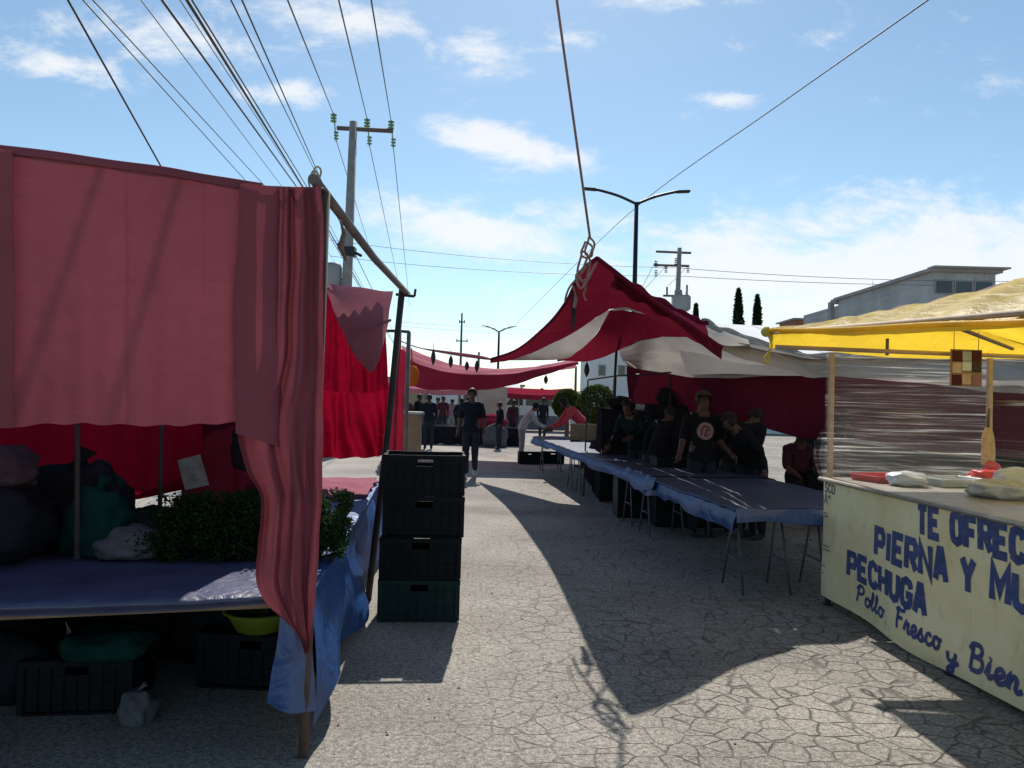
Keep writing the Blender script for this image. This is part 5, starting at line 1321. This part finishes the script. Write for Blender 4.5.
for lab, px, py, d, h in [('leftmost and largest dark weight hanging from the rolled pink tarpaulin', 433.5, 349, 15, .32), ('second dark weight from the left under the rolled pink tarpaulin', 451, 355, 15.5, .26), ('small dark weight in the middle of the row under the rolled pink tarpaulin', 467, 361, 15.8, .2), ('rightmost dark weight of the row, near the canopy corner', 477, 360, 16, .26), ('dark weight hanging under the striped canopy, right of the red valance', 587, 362, 13.0, .26), ('dark weight below the right end of the red valance', 546, 375, 16.5, .2)]:
    weight(lab, px, py, d, h)

# ------------------------------------------------------------------ far end of the aisle
def far_stall(label, px, d, wd, h, mat, dep=3):
    q = W(px, 400, d); t = thing('market_stall', label, 'stall', V((q.x, d, 0)), 'stalls far down the aisle')
    bm = B(); loft(bm, [[V((-wd/2, 0, h)), V((0, 0, h-.12)), V((wd/2, 0, h))], [V((-wd/2, dep/2, h+.3)), V((0, dep/2, h+.22)), V((wd/2, dep/2, h+.3))], [V((-wd/2, dep, h)), V((0, dep, h-.1)), V((wd/2, dep, h))]], 16, 12, 0, .05, 1)
    loft(bm, [[V((-wd/2, 0, h)), V((0, 0, h-.12)), V((wd/2, 0, h))], [V((-wd/2, -.02, h-.28)), V((0, -.02, h-.36)), V((wd/2, -.02, h-.28))]], 16, 4); obj('roof_sheet', bm, mat, t, False)
    for sx in (-1, 1):
        for y in (0.03, dep-.03): bm = B(); tube(bm, [V((sx*(wd/2-.03), y, 0)), V((sx*(wd/2-.03), y, h))], .03, 6); obj('post', bm, 'steel', t, False)
    bm = B(); box(bm, V((0, .6, .78)), (wd*.9, .9, .05)); box(bm, V((0, .2, .42)), (wd*.88, .03, .66)); obj('counter', bm, 'bluegrey', t, False)
    return t
far_stall('far stall with a pink roof sheet left of the walking man', 437, 36, 4, 2.1, 'far_pink')
far_stall('far stall with a white roof sheet right behind the walking man', 478, 40, 4.5, 2.25, 'white_tarp')
far_stall('far stall with a low red roof sheet behind the bending pair at the table end', 535, 38, 4, 2.0, 'far_red')
far_stall('far stall with a red roof sheet on the left behind the wooden counter', 405, 42, 4, 2.2, 'far_red')
bm = B(); loft(bm, [[W(478, 385, 29), W(508, 387, 29)], [W(478, 419, 29), W(507, 421, 29)]], 16, 14, 0, .06, 1.2)
tag(obj('hanging_sheet', bm, 'grey_tarp'), 'grey-brown sheet hanging at the end of the aisle beside the walking man', 'sheet')
for i, (px, d, s, m_, lab) in enumerate([(492, 25.5, (.8, .6, .42), 'redplastic', 'red bundle heaped on the dark goods at the end of the aisle'), ]):
    q = W(px, 420, d); lump('bundle', lab, 'bundle', 'far_red', V((q.x, d, .62)), (.5, .4, .26), 30+i)
for i, (px, w_, lab) in enumerate([(448, 2.2, 'dark covered table across the aisle end, left of the walking man'), (492, 2.1, 'dark covered table across the aisle end, right of the walking man')]):
    q = W(px, 430, 26); t = thing('covered_table', lab, 'table', V((q.x, 26, 0)), 'covered tables at the aisle end')
    bm = B(); box(bm, V((0, 0, .62)), (w_, 1.0, .04)); obj('tabletop', bm, 'wood', t, False)
    bm = B(); loft(bm, [[V((-w_/2, .5, .65)), V((w_/2, .5, .65))], [V((-w_/2-.02, -.52, .65)), V((w_/2+.02, -.52, .65))], [V((-w_/2-.02, -.56, .02)), V((w_/2+.02, -.56, .02))]], 24, 16, 0, .03, 3, linear=True); obj('cover', bm, 'sack', t, False)
    for sx in (-1, 1): bm = B(); box(bm, V((sx*(w_/2-.1), .3, .3)), (.05, .05, .6)); obj('leg', bm, 'wood', t, False)
lump('sack', 'pale grey round sack at the aisle end beside the walking man', 'sack', 'sackg', V((W(495, 430, 25).x, 25, 0)), (.42, .3, .45), 33)

def van(label, loc, rz):
    t = thing('van', label, 'van', loc, None, rz)
    bm = B()
    prof = [(-2.4, .35), (-2.4, 1.0), (-2.25, 1.15), (-1.5, 1.25), (-.95, 1.95), (-.7, 2.05), (2.3, 2.05), (2.42, 1.9), (2.42, .35)]
    vs = [[bm.verts.new((x, y, z)) for x, z in prof] for y in (-.9, .9)]
    bm.faces.new(vs[0]); bm.faces.new(vs[1][::-1])
    for i in range(len(prof)): bm.faces.new((vs[0][i], vs[1][i], vs[1][(i+1) % len(prof)], vs[0][(i+1) % len(prof)]))
    bmesh.ops.recalc_face_normals(bm, faces=bm.faces[:]); bmesh.ops.bevel(bm, geom=list(bm.edges), offset=.06, segments=3, affect='EDGES')
    obj('body', bm, 'vanwhite', t, False)
    for s in (-1, 1):
        bm = B(); q = [V((-1.25, s*.905, 1.3)), V((-.1, s*.905, 1.3)), V((-.1, s*.905, 1.85)), V((-.82, s*.905, 1.85))]
        f = bm.faces.new([bm.verts.new(p) for p in q]); bmesh.ops.solidify(bm, geom=[f], thickness=.01*s); obj('window', bm, 'glass', t, False)
        bm = B(); box(bm, V((1.0, s*.908, 1.55)), (1.8, .012, .5)); obj('window', bm, 'glass', t, False)
        for x in (-1.5, 1.5):
            bm = B(); r = bmesh.ops.create_cone(bm, cap_ends=True, segments=24, radius1=.36, radius2=.36, depth=.22, matrix=Matrix.Translation((x, s*.82, .36)) @ Matrix.Rotation(PI/2, 4, 'X')); wo_ = obj('wheel', bm, 'tyre', t, False)
            bm = B(); bmesh.ops.create_cone(bm, cap_ends=True, segments=20, radius1=.2, radius2=.18, depth=.24, matrix=Matrix.Translation((x, s*.83, .36)) @ Matrix.Rotation(PI/2, 4, 'X')); h_ = obj('rim', bm, 'steel', wo_, False)
        bm = B(); box(bm, V((-2.41, s*.65, .88)), (.04, .3, .18)); obj('headlight', bm, 'glass_ins', t, False)
    bm = B(); f = bm.faces.new([bm.verts.new(p) for p in (V((-1.42, -.75, 1.34)), V((-1.42, .75, 1.34)), V((-1.03, .72, 1.86)), V((-1.03, -.72, 1.86)))]); bmesh.ops.translate(bm, verts=bm.verts[:], vec=(-.06, 0, .03)); bmesh.ops.solidify(bm, geom=[f], thickness=.01); obj('windscreen', bm, 'glass', t, False)
    return t
q = W(517, 400, 44); van('white van parked beyond the far end of the tables', V((q.x, 44, 0)), .5)
q = W(604, 400, 31); van('white van parked behind the round topiary trees', V((q.x+1.5, 36, 0)), .1)

# buildings
def house(name, label, cat, x0, x1, y0, y1, h, wall, wins, slab=.18, roofmat='roofslab'):
    t = thing(name, label, cat, V(((x0+x1)/2, y0, 0)))
    bm = B(); box(bm, V(((x0+x1)/2, (y0+y1)/2, h/2)), (x1-x0, y1-y0, h)); obj('wall', bm, wall, t)
    bm = B(); box(bm, V(((x0+x1)/2, (y0+y1)/2, h+slab/2+.003)), (x1-x0+.5, y1-y0+.5, slab)); obj('roof', bm, roofmat, t)
    for side_, a, z, ww, hh in wins:
        if side_ == 'f': c = V((a, y0-.01, z)); s = (ww, .08, hh)
        else: c = V((x0-.01, a, z)); s = (.08, ww, hh)
        bm = B(); box(bm, c, s); f_ = obj('window', bm, 'roofslab', t)
        off = V((0, -.03, 0)) if side_ == 'f' else V((-.03, 0, 0))
        bm = B(); box(bm, c+off, (s[0]-(.16 if side_ == 'f' else 0), s[1]-(.16 if side_ != 'f' else 0), s[2]-.16)); obj('pane', bm, 'glass', f_)
    return t
cr_ = W(932, 272, 40)
x0 = cr_.x; hB = cr_.z
bt = house('block_building', 'grey concrete block building with top floor windows above the yellow roof', 'building', x0, x0+3.45, 40, 51.5, hB, 'blockwall',
      [('f', x0+.65, hB-.8, 1.0, .8), ('f', x0+1.72, hB-.8, 1.0, .8), ('f', x0+2.8, hB-.8, 1.0, .8), ('f', x0+1, 2.6, 1.2, 1.2), ('f', x0+3, 2.6, 1.2, 1.2)])
bm = B(); box(bm, V((x0+1.85, 39.75, hB+.21)), (4.1, .7, .09)); obj('eave', bm, 'roofslab', bt)
bm = B(); box(bm, V((x0+1.7, 54.6, (hB-.35)/2)), (3.4, 6.1, hB-.35)); obj('rear_wing', bm, 'blockwall', bt)
bm = B(); box(bm, V((x0+1.7, 52.0, hB+.0)), (3.7, .9, .3)); box(bm, V((x0-.12, 52.4, hB-.8)), (.24, .5, 1.6)); obj('stair_head', bm, 'roofslab', bt)
bm = B()
for k in range(5): tube(bm, [V((x0+.3+.9*k, 47.2-.3*k, hB+.1)), V((x0+.3+.9*k, 47.2-.3*k, hB+.7))], .015, 4)
obj('rebar', bm, 'wire', bt)
q0 = W(798, 319, 58); house('brick_house', 'low red brick house left of the grey block building', 'house', q0.x, q0.x+1.6, 58.5, 62, q0.z, 'redbrick', [('f', q0.x+.8, q0.z-1.5, .7, 1.0)], .12)
qw = W(590, 352, 60); house('white_building', 'white building with small windows behind the topiary trees', 'building', qw.x, qw.x+9, 60, 68, qw.z+.6, 'whitewall', [('f', qw.x+1.0, 4.2, .6, .9), ('f', qw.x+2.6, 4.2, .6, .9), ('f', qw.x+4.2, 4.2, .6, .9), ('f', qw.x+1.0, 1.9, .6, .9), ('f', qw.x+2.6, 1.9, .6, .9)])
qw = W(508, 386, 75); house('white_building', 'low white flat-roofed building beyond the grey sheet', 'building', qw.x-8, qw.x+1.5, 75, 82, qw.z, 'whitewall', [('f', qw.x-1, 1.6, 1, 1), ('f', qw.x-4, 1.6, 1, 1)])
qw = W(532, 392, 70); house('ochre_house', 'low ochre house on the horizon left of the topiary trees', 'house', qw.x, qw.x+5, 70, 76, qw.z, 'yellowwall', [('f', qw.x+1.5, 1.4, .9, .9), ('f', qw.x+3.5, 1.4, .9, .9)])
house('white_building', 'long white building far behind the striped canopy', 'building', 9, 17, 44, 52, 3.4, 'whitewall', [('f', 11, 1.9, 1, 1), ('f', 14, 1.9, 1, 1)])
house('ochre_house', 'ochre house on the horizon at the far left of the aisle', 'house', -14, -7.5, 80, 88, 3.6, 'yellowwall', [('f', -12, 1.9, 1, 1), ('f', -9, 1.9, 1, 1)])

# trees
def leaves(bm, n, fn, smin, smax, rnd):
    for _ in range(n):
        c, nr = fn(); s = rnd.uniform(smin, smax)
        n_ = (nr+V((rnd.gauss(0, .6), rnd.gauss(0, .6), rnd.gauss(0, .6)))).normalized(); tx = Matrix.Rotation(rnd.uniform(0, 6.3), 3, n_) @ n_.orthogonal().normalized(); ty = n_.cross(tx)
        bm.faces.new([bm.verts.new(c+tx*s*a+ty*s*b+n_*s*e) for a, b, e in ((-1, 0, 0), (0, -.55, .15), (1, 0, 0), (0, .55, .15))])
def topiary(label, px, py, d, r, seed):
    rnd = random.Random(seed); c = W(px, py, d); t = thing('topiary_tree', label, 'tree', V((c.x, d, 0)), 'round topiary trees')
    bm = B(); tube(bm, [V((c.x, d, 0)), V((c.x+.03, d, c.z*.5)), c], [.09, .07, .04], 8)
    for k in range(6):
        a = k*1.05; tube(bm, [c-V((0, 0, r*.5)), c+V((math.cos(a)*r*.6, math.sin(a)*r*.6, r*.3*math.sin(k)))], [.03, .012], 5)
    obj('trunk', bm, 'bark', t)
    def fn():
        v = V((rnd.gauss(0, 1), rnd.gauss(0, 1), rnd.gauss(0, 1))).normalized(); rr = r*(rnd.uniform(.55, 1)**.4)*(1+.12*nz(v*3+V((seed, 0, 0)))); return c+v*rr, v
    bm = B(); leaves(bm, 3800, fn, .03, .075, rnd); obj('crown', bm, 'leaf', t)
topiary('smaller round clipped tree behind the person in red', 567, 404, 26, .52, 1)
topiary('larger round clipped tree behind the canopy pole', 597, 405, 24, .66, 2)
def cypress(label, px, pt, d, r, seed):
    rnd = random.Random(seed); top = W(px, pt, d); t = thing('cypress_tree', label, 'tree', V((top.x, d, 0)), 'cypress trees on the skyline')
    bm = B(); tube(bm, [V((top.x-.05, d, 0)), V((top.x-.02, d, top.z*.9))], [.16, .03], 8); obj('trunk', bm, 'bark', t)
    def fn():
        u = rnd.uniform(.04, 1)**.8; a = rnd.uniform(0, 2*PI); prof = min(1, u*6)*(1-u)**.55*1.25
        rr = r*prof*rnd.uniform(.4, 1.08)*(1+.3*nz(V((math.cos(a)*2, math.sin(a)*2, u*14+seed))))
        return V((top.x+rr*math.cos(a), d+rr*math.sin(a), u*top.z)), V((math.cos(a)*.5, math.sin(a)*.5, .9))
    bm = B(); leaves(bm, 3200, fn, .09, .22, rnd); obj('crown', bm, 'cypress', t)
cypress('left and taller of the two tall cypresses above the white tarpaulin', 738.5, 289, 52, .62, 1)
cypress('right and slightly lower of the two tall cypresses above the white tarpaulin', 757.5, 295, 52, .58, 2)
cypress('small cypress tip just beside the transformer pole', 696, 304, 56, .5, 3)
cypress('short distant cypress beside the ochre house', 542, 389, 75, .6, 4)

# ------------------------------------------------------------------ poles, lamps and wires
def insulator(bm, c, n=3, r=.07, h=.13, up=-1):
    for k in range(n): lathe(bm, [(.015, 0), (r, -.02), (r*.9, -.05), (.02, -.06)], 10, c+V((0, 0, up*k*h*.6)))
def polebase(px, py, d, dx=0): q = W(px, py, d); return V((q.x, d, 0)), q
b_, tp_ = polebase(353.5, 122, 20)
t = thing('utility_pole', 'tall concrete utility pole with one crossarm and green insulators behind the left stall', 'utility pole', b_)
b_ = b_-V((.08, 0, 0))
bm = B(); tube(bm, [b_, tp_], [.17, .105], 12); obj('pole', bm, 'concrete_pole', t)
bm = B(); ca_ = W(337, 128, 20); cb_ = W(393, 131, 20); tube(bm, [ca_, cb_], .06, 6); obj('crossarm', bm, 'armwood', t)
ins = []
for px, py in ((333.5, 122), (367, 127), (391, 129)):
    bm = B(); c = W(px, py, 20); insulator(bm, c+V((0, 0, .22)), 3, .09, .14); insulator(bm, c+V((.06, .1, -.22)), 3, .07, .14)
    tube(bm, [c+V((0, 0, .25)), c+V((.06, .1, -.5))], .018, 5); obj('insulator', bm, 'glass_ins', t); ins.append(c)
bm = B(); c = W(349, 252, 20); box(bm, c, (.35, .3, .25)); tube(bm, [c+V((-.3, -.1, .2)), c+V((.35, 0, -.1))], .04, 6); obj('bracket', bm, 'black', t)
bm = B(); c = W(333, 279, 20); lathe(bm, [(0, .45), (.2, .42), (.24, .3), (.24, -.4), (.2, -.45), (0, -.46)], 16, c); tube(bm, [c, W(347, 279, 20)], .04, 6); obj('transformer_drum', bm, 'transformer', t)

b_, tp_ = polebase(679.5, 248, 40)
t = thing('utility_pole', 'utility pole with two crossarms and a grey transformer above the striped canopy', 'utility pole', b_)
bm = B(); tube(bm, [b_-V((.15, 0, 0)), tp_], [.18, .12], 12); obj('pole', bm, 'concrete_pole', t)
for ya, yb, xa, xb in ((251.5, 253, 656, 691), (265, 266, 654, 689)):
    bm = B(); tube(bm, [W(xa, ya, 40), W(xb, yb, 40)], .065, 6); obj('crossarm', bm, 'armwood', t)
for px, py in ((656, 263), (666, 268), (688, 268), (656, 272), (676, 260)):
    bm = B(); c = W(px, py, 40); insulator(bm, c+V((0, 0, .1)), 4, .09, .16); obj('insulator', bm, 'porcelain', t)
bm = B(); c = W(681, 303, 40); box(bm, c, (.95, .6, .85)); bmesh.ops.bevel(bm, geom=list(bm.edges), offset=.08, segments=3, affect='EDGES')
for q in (-.3, 0, .3): lathe(bm, [(.06, 0), (.07, .12), (.04, .3)], 8, c+V((q, 0, .42)))
obj('transformer', bm, 'transformer', t)
bm = B(); box(bm, W(676, 296, 40), (1.4, .12, .1)); tube(bm, [W(667, 296, 40), W(667, 287, 40)], .05, 6); tube(bm, [W(687, 296, 40), W(687, 285, 40)], .05, 6); obj('bracket', bm, 'porcelain', t)

def lamp(label, px, py, d, half, rise, r, group='double-armed street lamps'):
    b_, tp_ = polebase(px, py, d); t = thing('street_lamp', label, 'street lamp', b_, group)
    lean = V((-.026*tp_.z, 0, 0))*0
    bm = B(); tube(bm, [b_, V((b_.x, d, .5)), tp_+V((0, 0, .05))], [r*1.3, r*1.1, r*.75], 10); obj('pole', bm, 'black', t)
    for s in (-1, 1):
        bm = B(); pts = cr([tp_, tp_+V((s*half*.35, 0, rise*.55)), tp_+V((s*half*.7, 0, rise*.9)), tp_+V((s*half*.8, 0, rise*.95))], 14); tube(bm, pts, r*.5, 8); a_ = obj('arm', bm, 'black', t)
        bm = B(); box(bm, tp_+V((s*half*.9, 0, rise*.97)), (half*.26, .2, .06), 0, 0, 0, -s*.06); bmesh.ops.bevel(bm, geom=list(bm.edges), offset=.02, segments=2, affect='EDGES'); obj('lamp_head', bm, 'black', a_)
    return t
lamp('tall black double-armed street lamp rising behind the striped canopy', 636.5, 204, 22, 1.55, .42, .085)
lamp('distant double-armed street lamp above the sagging red tarpaulin', 499, 332, 63, 1.45, .5, .12)
b_, tp_ = polebase(462, 313, 60)
t = thing('mast', 'slim distant mast with short crossbars above the far red tarpaulin', 'mast', b_)
bm = B(); tube(bm, [b_, tp_], [.14, .07], 8); obj('pole', bm, 'armwood', t)
for py, hw in ((341, .42), (322, .2)): 
    bm = B(); c = W(462, py, 60); tube(bm, [c-V((hw, 0, 0)), c+V((hw, 0, 0))], .05, 6)
    for q in (-1, 1): tube(bm, [c+V((q*hw, 0, -.1)), c+V((q*hw, 0, .15))], .05, 5)
    obj('crossbar', bm, 'armwood', t)
for px, py, d, lab in ((576, 366, 45, 'thin bare post on the skyline left of the white building'), (479, 352, 50, 'short leaning post beside the distant street lamp')):
    b_, tp_ = polebase(px, py, d); bm = B(); tube(bm, [b_, tp_], [.1, .07], 8); tag(obj('post', bm, 'armwood'), lab, 'post')

wgp = 'overhead cables'
def wire(label, a, b, r, mat='cable', sag=0.0, group=wgp, n=24):
    a, b = V(a), V(b); bm = B()
    pts = [a.lerp(b, i/(n-1))-V((0, 0, sag*4*(i/(n-1))*(1-i/(n-1)))) for i in range(n)]
    tube(bm, pts, r, 6, cap=False); return tag(obj('overhead_cable', bm, mat), label, 'cable', group)
def ext(a, b, k): return a+(b-a)*k
# bundle along the street on the left, all heading for the same far point
far_y = 70
near_y = 5.5
for i, (px0, px1, py1, rr, zf, lab) in enumerate([(83, 245, 180, .006, 0, 'thin cable, leftmost of the bundle running above the maroon cloth'), (93, 262, 183, .006, 0, 'thin cable, second from left in the bundle above the maroon cloth'),
        (141, 280, 184, .005, 0, 'faint thin cable left of the thick black cables in the bundle'), (162, 296, 186, .011, 0, 'black cable, left of the two thickest in the bundle above the maroon cloth'), (187, 303, 187, .014, 0, 'thickest black cable of the bundle above the maroon cloth'),
        (192, 307, 187, .008, 0, 'cable pressed against the right side of the thickest black cable'), (180, 300, 184, .005, 0, 'faint thin cable crossing between the two thickest cables'), (231, 312, 165, .007, 0, 'thin cable on the right side of the bundle, over the post top'), (242, 322, 182, .008, 0, 'rightmost cable of the bundle, passing over the post top')]):
    a = W(px0, 0, near_y); b = W(px1, py1, 13+i*.4)
    c = ext(a, b, 1.0+ (20-b.y)/(b.y-a.y))   # to the level of the pole
    wire(lab, ext(a, b, -.45), c, rr, 'cable' if rr > .0055 else 'wire')
    vp = W(427, 396, 120); wire('continuation of an overhead cable beyond the concrete pole, left side', c, c+(vp-c)*.5, rr, 'wire', .2, 'overhead cables beyond the concrete pole')
wire('single black cable at the upper left, slanting down behind the maroon cloth', ext(W(68, 0, 6), W(163, 170, 9), -.5), ext(W(68, 0, 6), W(163, 170, 9), 1.6), .010)
for (px, lab), c in zip(((285, 'left'), (337, 'middle'), (370, 'right')), ins):
    a = W(px, 0, 8); wire('cable meeting the %s insulator of the concrete pole' % lab, ext(c, a, 1.5), c+V((0, 0, .2)), .011, 'cable')
for (px, py, lab), c in zip(((371, 252, 'left'), (397, 276, 'middle'), (408, 290, 'right')), ins):
    e = W(px, py, 44); wire('cable sagging away beyond the %s insulator of the concrete pole' % lab, c+V((.06, .1, -.45)), ext(c, e, 1.25), .012, 'wire')
bm = B(); ka, kb, kc = W(928, 0, 9), W(645, 200, 23), W(512, 328, 60)
tube(bm, cr([ext(kb, ka, 1.5), ka, W(780, 104, 13.5), kb, W(580, 260, 34), kc], 50), .011, 6, cap=False)
tag(obj('overhead_cable', bm, 'cable'), 'long cable crossing from the top right behind the lamp head to the far left', 'cable', wgp)
for i, (a, b, sg_) in enumerate([((330, 240, 45), (679, 268, 40), .3), ((330, 256, 45), (679, 276, 40), .3), ((679, 268, 40), (1060, 281, 40), .25), ((679, 276, 40), (1060, 285, 40), .2), ((400, 322, 60), (679, 330, 60), .3), ((400, 326, 60), (640, 334, 60), .3)]):
    wire(['upper far wire left of the transformer pole', 'lower far wire left of the transformer pole', 'upper far wire right of the transformer pole', 'lower far wire right of the transformer pole', 'upper of the faint wires low over the far aisle', 'lower of the faint wires low over the far aisle'][i], W(*a), W(*b), .014, 'wire', sg_, 'far wires across the street')
for i, (a, b) in enumerate([((656, 260), (640, 292)), ((666, 266), (640, 294)), ((688, 266), (668, 286))]):
    wire(['service wire running left down from the upper crossarm of the transformer pole', 'service wire running left down from the lower crossarm of the transformer pole', 'short service wire inside the transformer pole arms'][i], W(*a, 40), W(*b, 46), .014, 'wire', 0, 'service wires of the transformer pole')
